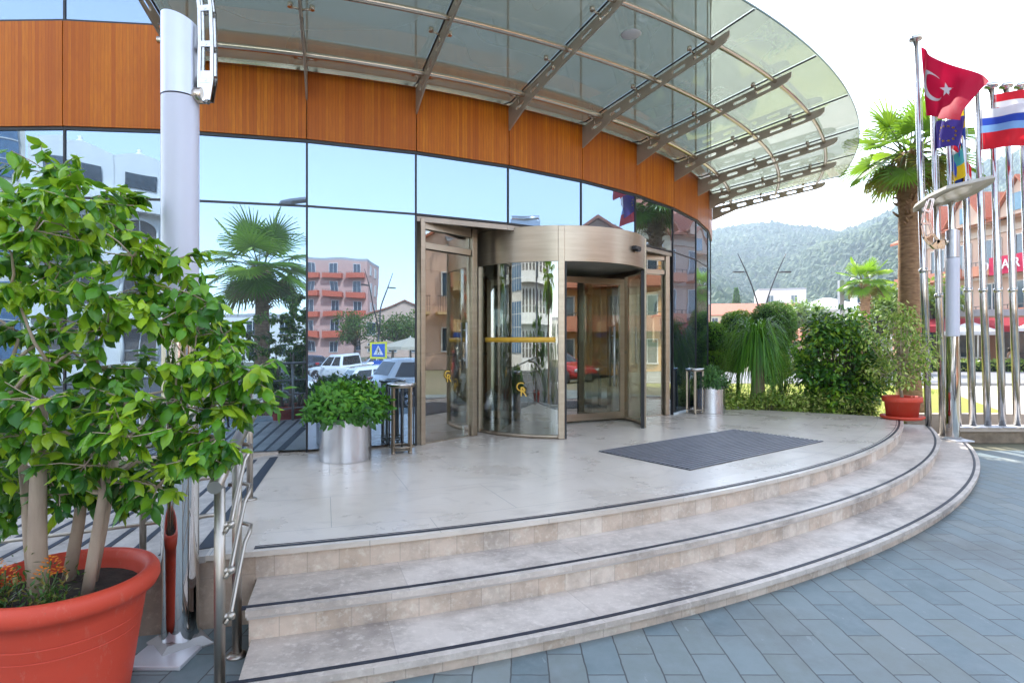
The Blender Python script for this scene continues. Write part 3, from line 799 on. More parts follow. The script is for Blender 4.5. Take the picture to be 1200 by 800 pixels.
    inn = [b.vert(tr(u*.8,v*.8,.03)) for u,v in pts]
    for i in range(8):
        j = (i+1)%8; b.face((lo[i],lo[j],hi[j],hi[i])); b.face((lo[i],inn[i],inn[j],lo[j]))
    b.face(hi); b.face(inn[::-1])
    rf = obj('reflector_tray', b, M('tray_paint', (.40,.36,.30), (.33,.30,.25), rough=.4), t, world=False)
    b = MB(); b.face([b.vert(tr(.30*math.cos(2*math.pi*i/32), .26*math.sin(2*math.pi*i/32), .02)) for i in range(32)][::-1])
    b.face([b.vert(tr(.30*math.cos(2*math.pi*i/32), .26*math.sin(2*math.pi*i/32), .028)) for i in range(32)])
    for i in range(32):
        j = (i+1)%32; b.face((i,j,32+j,32+i))
    obj('mirror_disc', b, M('disc_paint', (.66,.60,.50), rough=.25), rf, world=False)
    return t
lamp_column('tall reflector lamp on a white and steel column beside the big red planter', -1.865, 3.31, 0, 0, [(r_+.035,3.52+z_,w_) for r_, z_, w_ in ((.11,-.47,.026),(.118,-.36,.036),(.12,-.16,.034),(.115,.04,.032),(.09,.24,.03),(.03,.5,.026))])
lamp_column('white and steel reflector lamp column at the right end of the steps before the flagpoles', 7.20, 9.62, .10, 180, [(r_,3.52+z_,w_) for r_, z_, w_ in ((.14,-.23,.05),(.27,-.24,.075),(.40,-.10,.075),(.44,.10,.065),(.42,.30,.05),(.36,.5,.04))])

# ================================================================== railings
rail_m = M('rail_steel', (.50,.45,.39), (.40,.36,.31), rough=.38, metal=1, scale=3, rvar=.12)
RL = thing('stair_railing', 'steel tube railing that ends beside the steps with a thick handrail', 'railing', (-1.48,3.17,0))
p1 = (-1.40,2.82); p2 = (-1.49,3.19); p3 = P(13.42, 14.9)
def post(p, z0, z1, r=.025, parent=RL, flange=True):
    b = MB(); b.tube([(p[0],p[1],z0),(p[0],p[1],z1)], r, 14); o = obj('post', b, rail_m, parent)
    if flange:
        b = MB(); b.lathe([(0,0),(.055,0),(.055,.008),(.03,.02),(0,.02)], 20, (p[0],p[1],z0)); f = obj('flange', b, rail_m, None); f.parent = o
        l = parent['_o']; f.location = (-l[0],-l[1],-l[2])
post(p1, 0, 1.0); post(p2, 0, 1.15)
b = MB(); b.tube([(-1.365,2.70,1.03),(-1.42,2.9,1.075),(-1.56,3.42,1.19),(-1.70,3.95,1.285),(-2.06,4.72,1.33)], .032, 16); obj('handrail', b, rail_m, RL)
for za, zb in ((.82,1.08),(.60,.86),(.38,.64)):
    x1, y1 = p1[0]+.03, p1[1]+.02; x2, y2 = p2[0]+.055, p2[1]+.02
    b = MB(); b.tube([(x1,y1-.03,za-.03),(x1+.012,y1,za),(x1-.03,y1+.16,za+.11),(x2,y2-.05,zb-.02),(x2+.004,y2+.0,zb+.02),(x2-.01,y2+.05,zb+.045),(x2-.06,y2+.07,zb+.05),(x2-.14,y2+.06,zb+.045)], .011, 10); obj('mid_rail', b, rail_m, RL)
    b = MB(); b.tube([(p1[0]+.0,p1[1],za),(x1+.012,y1,za)], .016, 10); b.lathe([(0,-.02),(.016,-.014),(.02,0),(.016,.014),(0,.02)], 12, (x1+.018,y1-.005,za)); obj('rail_knuckle', b, rail_m, RL)
post((p3[0],p3[1]), PZ-.02, 1.36, .024)
post(P(12.2,14.75), PZ, 1.36, .024)

RL2 = thing('ramp_railing', 'thin steel rails on slim posts along the outer edge of the ramp', 'railing', P3(13.3, 4, 0.2))
def zr(a, h): return PZ+rz_(a)+h
for i in range(7):
    a = 13.0-i*4.2; p = P(13.33, a); post(p, zr(a,-.02), zr(a,.93), .019, RL2, flange=False)
for h_, r_ in ((.93,.022),(.66,.0125),(.43,.0125),(.2,.0125)):
    b = MB(); b.tube([P3(13.33, 14.7-i*.9, zr(14.7-i*.9, h_)) for i in range(31)], r_, 10); obj('rail', b, rail_m, RL2)

# ================================================================== bar stands and steel planters
def bar_stand(label, x, y, rz):
    t = thing('umbrella_stand', label, 'umbrella stand', (x,y,PZ), rz)
    r = .135
    for i in range(4):
        a = R(45+90*i); b = MB(); b.box((r*math.cos(a), r*math.sin(a), .385), (.03,.03,.73), a); b.lathe([(.0,0),(.022,0),(.022,.02),(0,.02)], 10, (r*math.cos(a), r*math.sin(a), 0)); obj('leg', b, champagne, t, world=False)
    for i in range(8):
        if i % 2 == 0:
            a = R(45*i); b = MB(); b.tube([(r*math.cos(a), r*math.sin(a), .07),(r*math.cos(a), r*math.sin(a), .74)], .007, 8); obj('bar', b, dark_metal, t, world=False)
    for z in (.07,.745):
        b = MB(); b.tube([(r*math.cos(2*math.pi*i/28), r*math.sin(2*math.pi*i/28), z) for i in range(28)], .010, 8, closed=True); obj('ring', b, champagne, t, world=False)
    b = MB(); b.lathe([(.155,.755),(.165,.76),(.165,.785),(.155,.79),(.11,.79),(.11,.755)], 32); obj('top_rim', b, steel, t, world=False)
    b = MB(); b.lathe([(0,.03),(r-.02,.03),(r-.02,.04),(0,.04)], 24); obj('drip_tray', b, champagne, t, world=False)
bar_stand('round steel bar umbrella stand by the left swing door', -1.26, 6.72, R(12))
bar_stand('round steel bar umbrella stand near the small topiary planter at right', 3.22, 10.36, R(30))

# ------------------------------------------------------------------ leaves
class Leaves:
    def __init__(s): s.p=[]; s.d=[]; s.n=[]; s.L=[]; s.W=[]; s.t=[]
    def add(s, p, d, n, L, W, t): s.p.append(tuple(p)); s.d.append(tuple(d)); s.n.append(tuple(n)); s.L.append(L); s.W.append(W); s.t.append(t)
    def build(s, name, mat, parent=None, droop=.18, fold=.12, simple=False, fine=False):
        p = np.array(s.p, float); d = np.array(s.d, float); n = np.array(s.n, float); L = np.array(s.L)[:,None]; W = np.array(s.W)[:,None]; t = np.array(s.t)
        if parent is not None and '_o' in parent: p = p-np.array(parent['_o'])
        d /= np.linalg.norm(d, axis=1, keepdims=True)+1e-9
        n = n - d*np.sum(n*d, axis=1, keepdims=True); n /= np.linalg.norm(n, axis=1, keepdims=True)+1e-9
        s_ = np.cross(d, n)
        if simple:
            tmpl = [(0,0,0),(.5,.5,-fold*.6),(1,0,-droop),(.5,-.5,-fold*.6)]; faces = [(0,1,2),(0,2,3)]
        elif fine:
            tmpl = [(0,0,0)]; rows = [(.10,.20,0.0),(.28,.43,.02),(.52,.50,.015),(.76,.36,-droop*.45),(.91,.15,-droop*.78)]
            for (u, wd, z) in rows: tmpl += [(u,wd,z-fold*wd*1.6),(u,0,z),(u,-wd,z-fold*wd*1.6)]
            tmpl.append((1.06,0,-droop*1.1)); faces = [(0,2,1),(0,3,2)]
            for q in range(4):
                a_ = 1+3*q; faces += [(a_,a_+1,a_+4,a_+3),(a_+1,a_+2,a_+5,a_+4)]
            faces += [(13,14,16),(14,15,16)]
        else:
            tmpl = [(0,0,0),(.30,.42,-fold+.02),(.30,0,.02),(.30,-.42,-fold+.02),(.66,.40,-fold-droop*.35),(.66,0,-droop*.3),(.66,-.40,-fold-droop*.35),(1,0,-droop)]
            faces = [(0,2,1),(0,3,2),(1,2,5,4),(2,3,6,5),(4,5,7),(5,6,7)]
        V = []
        for (u, v, z) in tmpl: V.append(p + d*(u*L) + s_*(v*W) + n*(z*L))
        V = np.stack(V, 1); nv = len(tmpl); m = len(p); V = V.reshape(-1,3)
        F = [tuple(i*nv+q for q in f) for i in range(m) for f in faces]
        me = bpy.data.meshes.new(name); me.from_pydata(V.tolist(), [], F); me.materials.append(mat)
        me.polygons.foreach_set('use_smooth', [True]*len(F))
        at = me.attributes.new('tone', 'FLOAT', 'POINT'); at.data.foreach_set('value', np.repeat(t, nv).astype(np.float32))
        me.update(); o = bpy.data.objects.new(name, me); COL.objects.link(o)
        if parent is not None: o.parent = parent
        return o
def rv(s=1.0):
    v = Vector((random.gauss(0,1), random.gauss(0,1), random.gauss(0,1))); return v.normalized()*s
def cluster(lv, c, rad, n, L, W, tone0, tones=.25, up=.5, hang=.5, out=None, flat=1.0):
    """a clump of leaves: each points outward from the clump, drooping by hang"""
    c = Vector(c)
    for i in range(n):
        o = rv(); o.z *= flat; q = c + o*rad*random.uniform(.25,1)**.6
        d = o*.8 + rv(.6); d.z -= hang
        nn = Vector((0,0,up)) + o*.6 + rv(.35)
        l = L*random.uniform(.7,1.2)
        lv.add(q, d, nn, l, W*l/L, min(1,max(0,tone0+random.gauss(0,tones))))
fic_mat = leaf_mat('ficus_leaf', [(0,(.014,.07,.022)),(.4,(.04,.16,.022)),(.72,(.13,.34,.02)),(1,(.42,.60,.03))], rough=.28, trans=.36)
bush_mat = leaf_mat('shrub_leaf', [(0,(.014,.06,.012)),(.5,(.045,.16,.016)),(.8,(.14,.33,.022)),(1,(.30,.48,.035))], rough=.35, trans=.25)
vari_mat = leaf_mat('variegated_leaf', [(0,(.07,.17,.02)),(.5,(.22,.34,.045)),(.8,(.40,.50,.09)),(1,(.58,.62,.18))], rough=.45, trans=.25)
herb_mat = leaf_mat('planter_leaf', [(0,(.02,.09,.012)),(.5,(.075,.26,.018)),(1,(.22,.46,.04))], rough=.45, trans=.3)
top_mat = leaf_mat('topiary_leaf', [(0,(.022,.075,.022)),(.5,(.06,.17,.035)),(1,(.14,.30,.055))], rough=.55, trans=.2)
grass_mat = leaf_mat('strap_leaf', [(0,(.03,.11,.012)),(.5,(.08,.25,.02)),(1,(.22,.44,.04))], rough=.4, trans=.35)
palm_mat = leaf_mat('palm_leaf', [(0,(.23,.13,.05)),(.18,(.19,.13,.04)),(.25,(.05,.12,.015)),(.6,(.16,.32,.02)),(1,(.42,.58,.04))], rough=.4, trans=.4)
tree_mat = leaf_mat('tree_leaf', [(0,(.014,.04,.008)),(.5,(.04,.10,.012)),(1,(.12,.20,.025))], rough=.6, trans=.3)
pale_mat = leaf_mat('pale_tree_leaf', [(0,(.05,.10,.02)),(.5,(.12,.20,.03)),(1,(.26,.34,.06))], rough=.6, trans=.35)
bark = M('pale_bark', (.50,.39,.29), (.35,.26,.19), rough=.85, scale=9, stretch=(1,1,.25), bump=.4, bscale=30)
palm_bark = M('palm_bark', (.40,.24,.13), (.22,.12,.065), rough=.95, scale=7, stretch=(1,1,3.5), bump=.9, bscale=14)
dark_bark = M('dark_bark', (.10,.075,.055), (.06,.045,.03), rough=.9, scale=8, bump=.5)
def wiggle(p, q, n=6, s=.04):
    p, q = Vector(p), Vector(q); out = []
    for i in range(n+1):
        t = i/n; v = p.lerp(q, t)
        if 0 < i < n: v += rv(s)
        out.append(v)
    return out

def steel_planter(label, x, y, r, h, rad, hgt, mat, n, L):
    t = thing('steel_planter', label, 'planter', (x,y,PZ))
    b = MB(); b.lathe([(0,0),(r-.004,0),(r,.004),(r,h-.004),(r-.004,h),(r-.02,h),(r-.02,h-.06),(0,h-.06)], 48); 
    o = obj('steel_tub', b, M('tub_steel', (.68,.69,.72), (.55,.56,.60), rough=.26, metal=1, scale=5, stretch=(1,1,.02), detail=3, rvar=.1), t, world=False); m_ = o.modifiers.new('es','EDGE_SPLIT'); m_.split_angle = R(40)
    b = MB(); b.lathe([(0,h-.05),(r-.021,h-.05)], 24); obj('soil', b, soil, t, world=False)
    lv = Leaves(); c = Vector((x,y,PZ+h+.02))
    b = MB(); 
    for i in range(n):
        th = random.uniform(0,2*math.pi); ph = math.acos(random.uniform(-.12,1)); rr = random.uniform(.62,1)**.5
        lump = 1+.10*math.sin(3*th+1)*math.sin(2*ph)+.07*math.sin(7*th)
        o_ = Vector((math.sin(ph)*math.cos(th), math.sin(ph)*math.sin(th), math.cos(ph)))
        q = c+Vector((o_.x*rad*rr*lump, o_.y*rad*rr*lump, o_.z*hgt*rr*lump))
        d = o_*.5+rv(.7)+Vector((0,0,-.35)); 
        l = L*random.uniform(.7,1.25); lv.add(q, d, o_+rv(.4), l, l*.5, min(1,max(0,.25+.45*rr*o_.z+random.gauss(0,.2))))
    for i in range(26):
        th = random.uniform(0,2*math.pi); q = c+Vector((math.cos(th)*rad*random.uniform(.3,.8), math.sin(th)*rad*random.uniform(.3,.8), hgt*random.uniform(.3,.8)))
        b.tube(wiggle(c-Vector((0,0,.06)), q, 4, .02), [.008,.007,.006,.005,.003], 6)
    obj('stems', b, M('green_stem', (.06,.11,.02), rough=.6), t)
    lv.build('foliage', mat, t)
    return t
steel_planter('brushed steel planter with leafy green shrub left of the swing door', -1.79, 6.33, .272, .45, .44, .36, herb_mat, 1500, .08)
steel_planter('brushed steel planter with small clipped dome at the far right end of the facade', 3.53, 10.48, .25, .47, .29, .33, top_mat, 1900, .045)

# ------------------------------------------------------------------ big red pot with ficus
k = N('terracotta_plastic'); vec = k.coords('Object'); f1 = k.noise(vec, 2.5, 6, .7); f2 = k.noise(k.coords('Object', (1,1,.35)), 26, 6, .8); f3 = k.noise(vec, 60, 3)
c_ = k.mix(k.math('MULTIPLY', f1, .8), (.66,.072,.034), (.56,.060,.032))
c_ = k.mix(k.math('MULTIPLY', k.math('SUBTRACT', f2, .57, True), 3.2, True), c_, (.62,.24,.17))
sz_ = k.add('ShaderNodeSeparateXYZ'); k.link(vec, sz_.inputs[0]); f4 = k.noise(vec, 7, 6, .75)
c_ = k.mix(k.math('MULTIPLY', k.math('SUBTRACT', k.math('ADD', f4, k.math('MULTIPLY', sz_.outputs[2], -.35)), .46, True), .9, True), c_, (.44,.15,.10))
c_ = k.mix(k.math('MULTIPLY', k.math('SUBTRACT', f3, .68, True), 5, True), c_, (.30,.10,.07))
k.set(Base_Color=c_, Roughness=k.math('ADD', .42, k.math('MULTIPLY', f1, .25)), Specular_IOR_Level=.4); k.bump(f2, .06, .004); terr = k.m
def red_pot(parent, r, rb, h, lip=.10, name='pot'):
    b = MB()
    prof = [(0,0),(rb,0)]
    for i in range(1,9):
        t = i/9; prof.append((rb+(r-.055-rb)*t, (h-lip)*t))
        if i in (6,7): prof += [(prof[-1][0]+.0008, prof[-1][1]+.002),(prof[-1][0]-.002, prof[-1][1]+.0035),(prof[-1][0]-.002, prof[-1][1]+.0055),(prof[-1][0]+.0018, prof[-1][1]+.007),(prof[-1][0]+.0026, prof[-1][1]+.009)]
    prof += [(r-.045,h-lip),(r-.012,h-lip+.012),(r,h-lip+.04),(r-.003,h-.025),(r-.016,h-.006),(r-.04,h),(r-.062,h-.012),(r-.072,h-.05),(r-.09,h-.2),(0,h-.2)]
    b.lathe(prof, 56); obj(name, b, terr, parent, world=False)
FP = (-2.13, 2.79)
t = thing('potted_ficus', 'large leafy ficus with pale stems in a big red pot at the left', 'plant', (FP[0],FP[1],0))
red_pot(t, .40, .27, .60)
b = MB(); b.lathe([(0,.52),(.315,.51)], 24); obj('soil', b, soil, t, world=False)
stems = []
sb = MB()
for (sx, sy, ex, ey, ez, r_) in ((-.19,-.20,-.30,-.25,1.35,.040),(-.15,.02,-.28,.05,1.4,.026),(-.03,-.10,.00,-.12,1.45,.042),(.13,-.02,.26,-.05,1.35,.026),(-.08,.14,.0,.22,1.5,.030),(.05,.12,.16,.2,1.45,.026)):
    p0 = Vector((FP[0]+sx, FP[1]+sy, .5)); p1_ = Vector((FP[0]+ex, FP[1]+ey, ez))
    pts = wiggle(p0, p1_, 7, .015); sb.tube(pts, [r_*(1.2-.55*i/7) for i in range(8)], 12); stems.append((pts[-1], pts[4], r_*.6))
obj('stem', sb, bark, t) if False else None
PIX = [(60,205),(20,245),(60,240),(100,240),(140,232),(-10,270),(40,270),(85,272),(140,268),(0,305),(50,305),(105,305),(155,300),(200,305),(10,345),(60,345),(110,345),(165,340),(215,345),(245,355),(15,385),(70,385),(125,385),(180,380),(230,385),(262,392),(10,430),(60,430),(115,430),(165,430),(222,430),(255,425),(288,440),(0,470),(50,470),(105,470),(155,472),(0,525),(60,530),(115,520),(185,570),(70,580),(25,595),(150,585),(235,535),(212,468),(248,478),(284,475),(30,510),(85,510),(150,512),(205,515),(255,512),(40,548),(100,545),(160,550),(205,545),(15,575),(120,575),(-60,300),(-60,370),(-70,440),(-60,520),(-130,380),(-140,460),(-200,420),(-110,560),(-30,560)]
lv = Leaves(); br_ = MB()
CL = []
for (px, py) in PIX:
    z = 2.70+random.uniform(-.36,.42)
    if px > 180: z = 2.72+random.uniform(-.2,.2)
    CL.append(Vector(((px-600)*z/690, z, 1.7+(400-py)*z/690)))
NODES = [(s_[0], .012) for s_ in stems]+[(s_[1], .010) for s_ in stems]
CL.sort(key=lambda c: min((n_[0]-c).length for n_ in NODES[:6]))
for c in CL:
    base, rb_ = min(NODES, key=lambda n_: (n_[0]-c).length + (0 if n_[0].z < c.z+.05 else .25)); NODES.append((c, max(.004, rb_*.8)))
    mid = base.lerp(c, .5)+Vector((0,0,.05))+rv(.035); br_.tube([base, base.lerp(mid,.5)+rv(.015), mid, mid.lerp(c,.5)+rv(.015), c], [rb_,rb_*.9,rb_*.75,rb_*.6,rb_*.5], 7)
    for tw in range(9):
        o_ = rv(); o_.z = o_.z*.6+.1; e = c+o_*random.uniform(.09,.20)
        br_.tube([c, c.lerp(e,.5)+rv(.01), e], [.003,.0025,.0015], 5, cap=False)
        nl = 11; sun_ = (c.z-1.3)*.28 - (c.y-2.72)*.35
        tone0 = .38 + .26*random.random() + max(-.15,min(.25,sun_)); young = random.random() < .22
        for q in range(nl):
            f = (q+1)/nl; pos = c.lerp(e, .25+.8*f); side = rv(.8)
            d = (o_*.45+side); d.z -= .6
            l = random.choice((.045,.058,.068,.08,.092))*random.uniform(.85,1.12); new = (young and f > .4) or random.random() < .10
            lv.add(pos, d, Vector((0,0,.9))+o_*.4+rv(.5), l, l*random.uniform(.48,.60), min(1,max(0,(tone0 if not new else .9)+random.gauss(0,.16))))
obj('branches', br_, bark, t)
for i, (sx, sy, ex, ey, ez, r_) in enumerate(((-.19,-.20,-.30,-.25,1.35,.040),(-.15,.02,-.28,.05,1.4,.026),(-.03,-.10,.00,-.12,1.45,.042),(.13,-.02,.26,-.05,1.35,.026),(-.08,.14,.0,.22,1.5,.030),(.05,.12,.16,.2,1.45,.026))):
    b = MB(); e = stems[i][0]; p0 = Vector((FP[0]+sx, FP[1]+sy, .5)); m4 = stems[i][1]
    b.tube([p0, p0.lerp(m4,.5)+rv(.008), m4, m4.lerp(e,.5)+rv(.008), e], [r_*1.02,r_*.9,r_*.78,r_*.66,r_*.55], 14); obj('stem', b, bark, t)
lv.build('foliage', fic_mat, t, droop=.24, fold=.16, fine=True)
# marigolds in the pot
mg = leaf_mat('marigold_leaf', [(0,(.02,.08,.015)),(.6,(.06,.14,.02)),(1,(.25,.17,.04))], trans=.2)
fl = M('marigold_petal', (.85,.30,.015), (.75,.18,.01), rough=.6, scale=30)
def marigold(label, x, y, n=3):
    p = thing('marigold', label, 'flower', (x,y,.512))
    lv = Leaves(); b = MB()
    for i in range(n):
        e = Vector((x+random.uniform(-.06,.06), y+random.uniform(-.06,.06), .512+random.uniform(.12,.24)))
        b.tube([(x,y,.50), Vector((x,y,.55)).lerp(e,.5)+rv(.01), e], .003, 5)
        f = MB()
        for k_ in range(26):
            a = k_*2.4; rr = .03*math.sqrt((k_+1)/26); o_ = Vector((math.cos(a)*rr, math.sin(a)*rr, .018-rr*rr*45)); 
            s_ = Vector((-math.sin(a),math.cos(a),0))*.008; q = e+o_
            f.quad(q-s_*.5, q-s_*.5+Vector((math.cos(a)*.012,math.sin(a)*.012,.004)), q+s_*.5+Vector((math.cos(a)*.012,math.sin(a)*.012,.004)), q+s_*.5)
        obj('blossom', f, fl, p)
    obj('stems', b, MATS['green_stem'], p)
    for i in range(260):
        q = Vector((x,y,.52))+Vector((random.gauss(0,.055),random.gauss(0,.055),abs(random.gauss(.07,.06)))); lv.add(q, rv()+Vector((0,0,.3)), Vector((0,0,1))+rv(.5), .035, .011, random.random())
    lv.build('foliage', mg, p, simple=True)
marigold('orange marigold with bronze leaves in the middle of the big red pot', -2.03, 2.58, 3)
marigold('orange marigold at the left side of the big red pot', -2.26, 2.60, 4)

# ------------------------------------------------------------------ small potted ficus on the right
t = thing('potted_ficus', 'small airy variegated ficus in a red pot with saucer at the end of the platform', 'plant', (6.36,9.60,PZ))
b = MB(); b.lathe([(0,0),(.27,0),(.315,.03),(.315,.055),(.29,.055),(.26,.03),(0,.03)], 40); obj('saucer', b, terr, t, world=False)
b = MB(); b.lathe([(0,.03),(.22,.03),(.25,.28),(.275,.28),(.283,.30),(.283,.36),(.27,.37),(.25,.36),(.24,.27),(0,.27)], 44); obj('pot', b, terr, t, world=False)
b = MB(); b.lathe([(0,.32),(.247,.315)], 20); obj('soil', b, soil, t, world=False)
lv = Leaves(); br_ = MB(); base = Vector((6.36,9.6,PZ+.32)); top_ = base+Vector((-.06,0,.75))
b = MB(); b.tube(wiggle(base, top_, 5, .012), [.026,.024,.022,.02,.017,.013], 10); obj('trunk', b, bark, t)
for i in range(84):
    h_ = random.uniform(.25,1.45); wd = .50*math.sin(min(1,(h_-.05)/1.45)*math.pi)**.6
    a = random.uniform(0,6.28); rr = wd*random.uniform(.35,1)
    c = base+Vector((-.04+rr*math.cos(a), rr*math.sin(a), h_))
    br_.tube([base+Vector((-.05,0,min(.72,h_*.7))), base.lerp(c,.6)+Vector((0,0,.1)), c], [.008,.006,.003], 6)
    cluster(lv, c, .15, 28, .066, .034, random.choice((.4,.6,.85)), .25, hang=.55)
obj('branches', br_, bark, t); lv.build('foliage', vari_mat, t)
# ================================================================== planting behind the platform
def shrub(name, label, cat, x, y, z0, wx, wy, hh, ncl, per, L, W, mat, barkm, crad=.2, tones=(.3,.5,.75), bottom=.1, group=None, hang=.3, simple=False, stems=True):
    t = thing(name, label, cat, (x,y,z0), group=group)
    lv = Leaves(); b = MB(); base = Vector((x,y,z0))
    for i in range(ncl):
        a = random.uniform(0,6.283); u = random.uniform(bottom,1); rad = (math.sin(min(1,max(.08,u*.93))*math.pi))**.55
        q = random.uniform(.45,1)**.6
        c = base+Vector((math.cos(a)*wx*rad*q, math.sin(a)*wy*rad*q, hh*u))
        c += rv(.05)
        if stems: 
            m = base.lerp(c,.55)+Vector((0,0,.06))+rv(.04); b.tube([base+Vector((0,0,.0)), m, c], [.012,.008,.003], 5, cap=False)
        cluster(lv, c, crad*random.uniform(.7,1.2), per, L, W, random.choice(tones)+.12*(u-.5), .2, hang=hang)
    if stems: obj('stems', b, barkm, t)
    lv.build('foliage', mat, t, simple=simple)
    return t
shrub('broadleaf_shrub', 'big glossy dark green shrub behind the marble platform, left of the potted ficus', 'shrub', 6.12, 11.0, .3, .78, .55, 1.86, 150, 62, .10, .055, bush_mat, dark_bark, .22, (.2,.4,.6,.95), bottom=.02)
# low variegated hedge along the platform edge
t = thing('hedge', 'low variegated hedge along the back edge of the marble platform', 'hedge', (4.9,11.0,.28))
lv = Leaves(); b = MB()
for i in range(230):
    f = random.random(); p = lerp((3.75,11.05),(6.45,10.5), f)
    c = Vector((p[0]+random.gauss(0,.05), p[1]+.1+random.uniform(-.17,.2), .30+random.uniform(.05,.40)))
    b.tube([(c.x,c.y,.28), c], [.006,.003], 5, cap=False)
    cluster(lv, c, .115, 30, .062, .036, random.choice((.4,.65,.85)), .22, hang=.1)
obj('stems', b, dark_bark, t); lv.build('foliage', vari_mat, t)
# ponytail palm
px_, py_ = 4.75, 11.4
t = thing('ponytail_palm', 'fountain shaped ponytail palm with thin drooping leaves on a short swollen trunk', 'palm', (px_,py_,.28))
b = MB(); b.tube([(px_,py_,.25),(px_,py_,.45),(px_+.01,py_,.75),(px_,py_,1.1),(px_,py_,1.5)], [.20,.17,.13,.11,.09], 16); obj('trunk', b, M('ponytail_bark', (.30,.20,.13), (.2,.13,.085), rough=.9, scale=8, bump=.5), t)
b = MB(); tn = []
for i in range(760):
    a = random.uniform(0,6.283); vz = random.uniform(.05,1.12); vh = random.uniform(.26,.46)*(1.25-.4*vz); T = random.uniform(.72,1.0)*(vz+math.sqrt(vz*vz+1.9)); w_ = random.uniform(.009,.014)
    s_ = Vector((-math.sin(a), math.cos(a), 0)); prev = None; tone = min(1,max(0,random.gauss(.5,.22))); n = 10; z0_ = random.uniform(1.4,1.65)
    for j in range(n+1):
        q = T*j/n; p = Vector((px_+math.cos(a)*(vh*q+.03), py_+math.sin(a)*(vh*q+.03), z0_+vz*q-.5*q*q))
        ww = w_*(1-.85*j/n); A, B = b.vert(p-s_*ww), b.vert(p+s_*ww); tn += [tone]*2
        if prev: b.face((prev[0],prev[1],B,A), None, 0, True)
        prev = (A,B)
obj('foliage', b, grass_mat, t, tone=tn)
# clipped topiaries
def ball_leaves(lv, c, r, n, L, sq=1.0, t0=.4):
    for i in range(n):
        o_ = rv(); lump = 1+.05*math.sin(5*o_.x+3*o_.z*2); q = Vector(c)+Vector((o_.x*r, o_.y*r, o_.z*r*sq))*lump*random.uniform(.86,1.02)
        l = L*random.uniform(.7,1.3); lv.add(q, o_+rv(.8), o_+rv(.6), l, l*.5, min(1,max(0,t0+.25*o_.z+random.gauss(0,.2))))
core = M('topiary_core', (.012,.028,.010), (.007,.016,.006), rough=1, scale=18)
def topiary(label, x, y, balls, n=1500, L=.07, mat=top_mat, t0=.4):
    t = thing('clipped_topiary', label, 'topiary', (x,y,.28)); lv = Leaves(); b = MB(); cb = MB()
    ztop = max(q[2] for q in balls)
    b.tube([(x,y,.2),(x,y,ztop)], [.05,.03], 8); obj('trunk', b, dark_bark, t)
    for (dx, dy, z, r, sq) in balls:
        ball_leaves(lv, (x+dx,y+dy,z), r, int(n*(r/.4)**2), L, sq, t0)
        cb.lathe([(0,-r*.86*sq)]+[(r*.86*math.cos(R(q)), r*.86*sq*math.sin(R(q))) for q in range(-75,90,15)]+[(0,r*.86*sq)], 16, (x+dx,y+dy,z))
    obj('dark_core', cb, core, t); lv.build('foliage', mat, t, simple=True)  # solid dark ball, its colour stands in for shade inside the leaves
topiary('tall clipped dark green topiary with rounded top behind the ponytail palm', 5.93, 13.4, [(0,0,1.95,.52,1.25),(-.05,0,1.15,.42,1.0)], 6500, .042, top_mat, .55)
topiary('clipped topiary with bright green rounded top left of the tallest topiary', 5.30, 13.8, [(0,0,1.95,.45,1.05),(-.2,-.1,1.5,.55,.9)], 5500, .042, bush_mat, .65)
topiary('two ball clipped topiary nearest the glass facade edge', 4.42, 13.0, [(0,0,1.82,.30,1.0),(0,0,1.2,.30,1.0),(0,.0,.68,.22,.8)], 6500, .04, bush_mat, .6)
shrub('flowering_shrub', 'small yellow green shrub between the ponytail palm and the glossy shrub', 'shrub', 5.75, 12.5, .28, .25, .25, 1.25, 26, 26, .06, .03, vari_mat, dark_bark, .14, (.7,.9))
shrub('low_shrub', 'low dark shrub under the ponytail palm beside the steel planter', 'shrub', 4.15, 11.55, .28, .3, .25, .6, 24, 30, .05, .03, bush_mat, dark_bark, .13)
# grass blades at the lawn's near rim
lv = Leaves()
for i in range(5200):
    f, g = random.random(), random.random(); x = 4.4+f*7.6; y = 10.9+g*7.5
    if x > 7.1+ (y-10.75)*.85 or (x < 5.9 and y < 12): continue
    lv.add((x,y,.295), Vector((random.gauss(0,.4),random.gauss(0,.4),1)), rv(), random.uniform(.05,.11), .012, random.random())
o = lv.build('grass', leaf_mat('lawn_blade', [(0,(.10,.16,.02)),(1,(.34,.36,.04))], trans=.4), simple=True); o['kind'] = 'stuff'

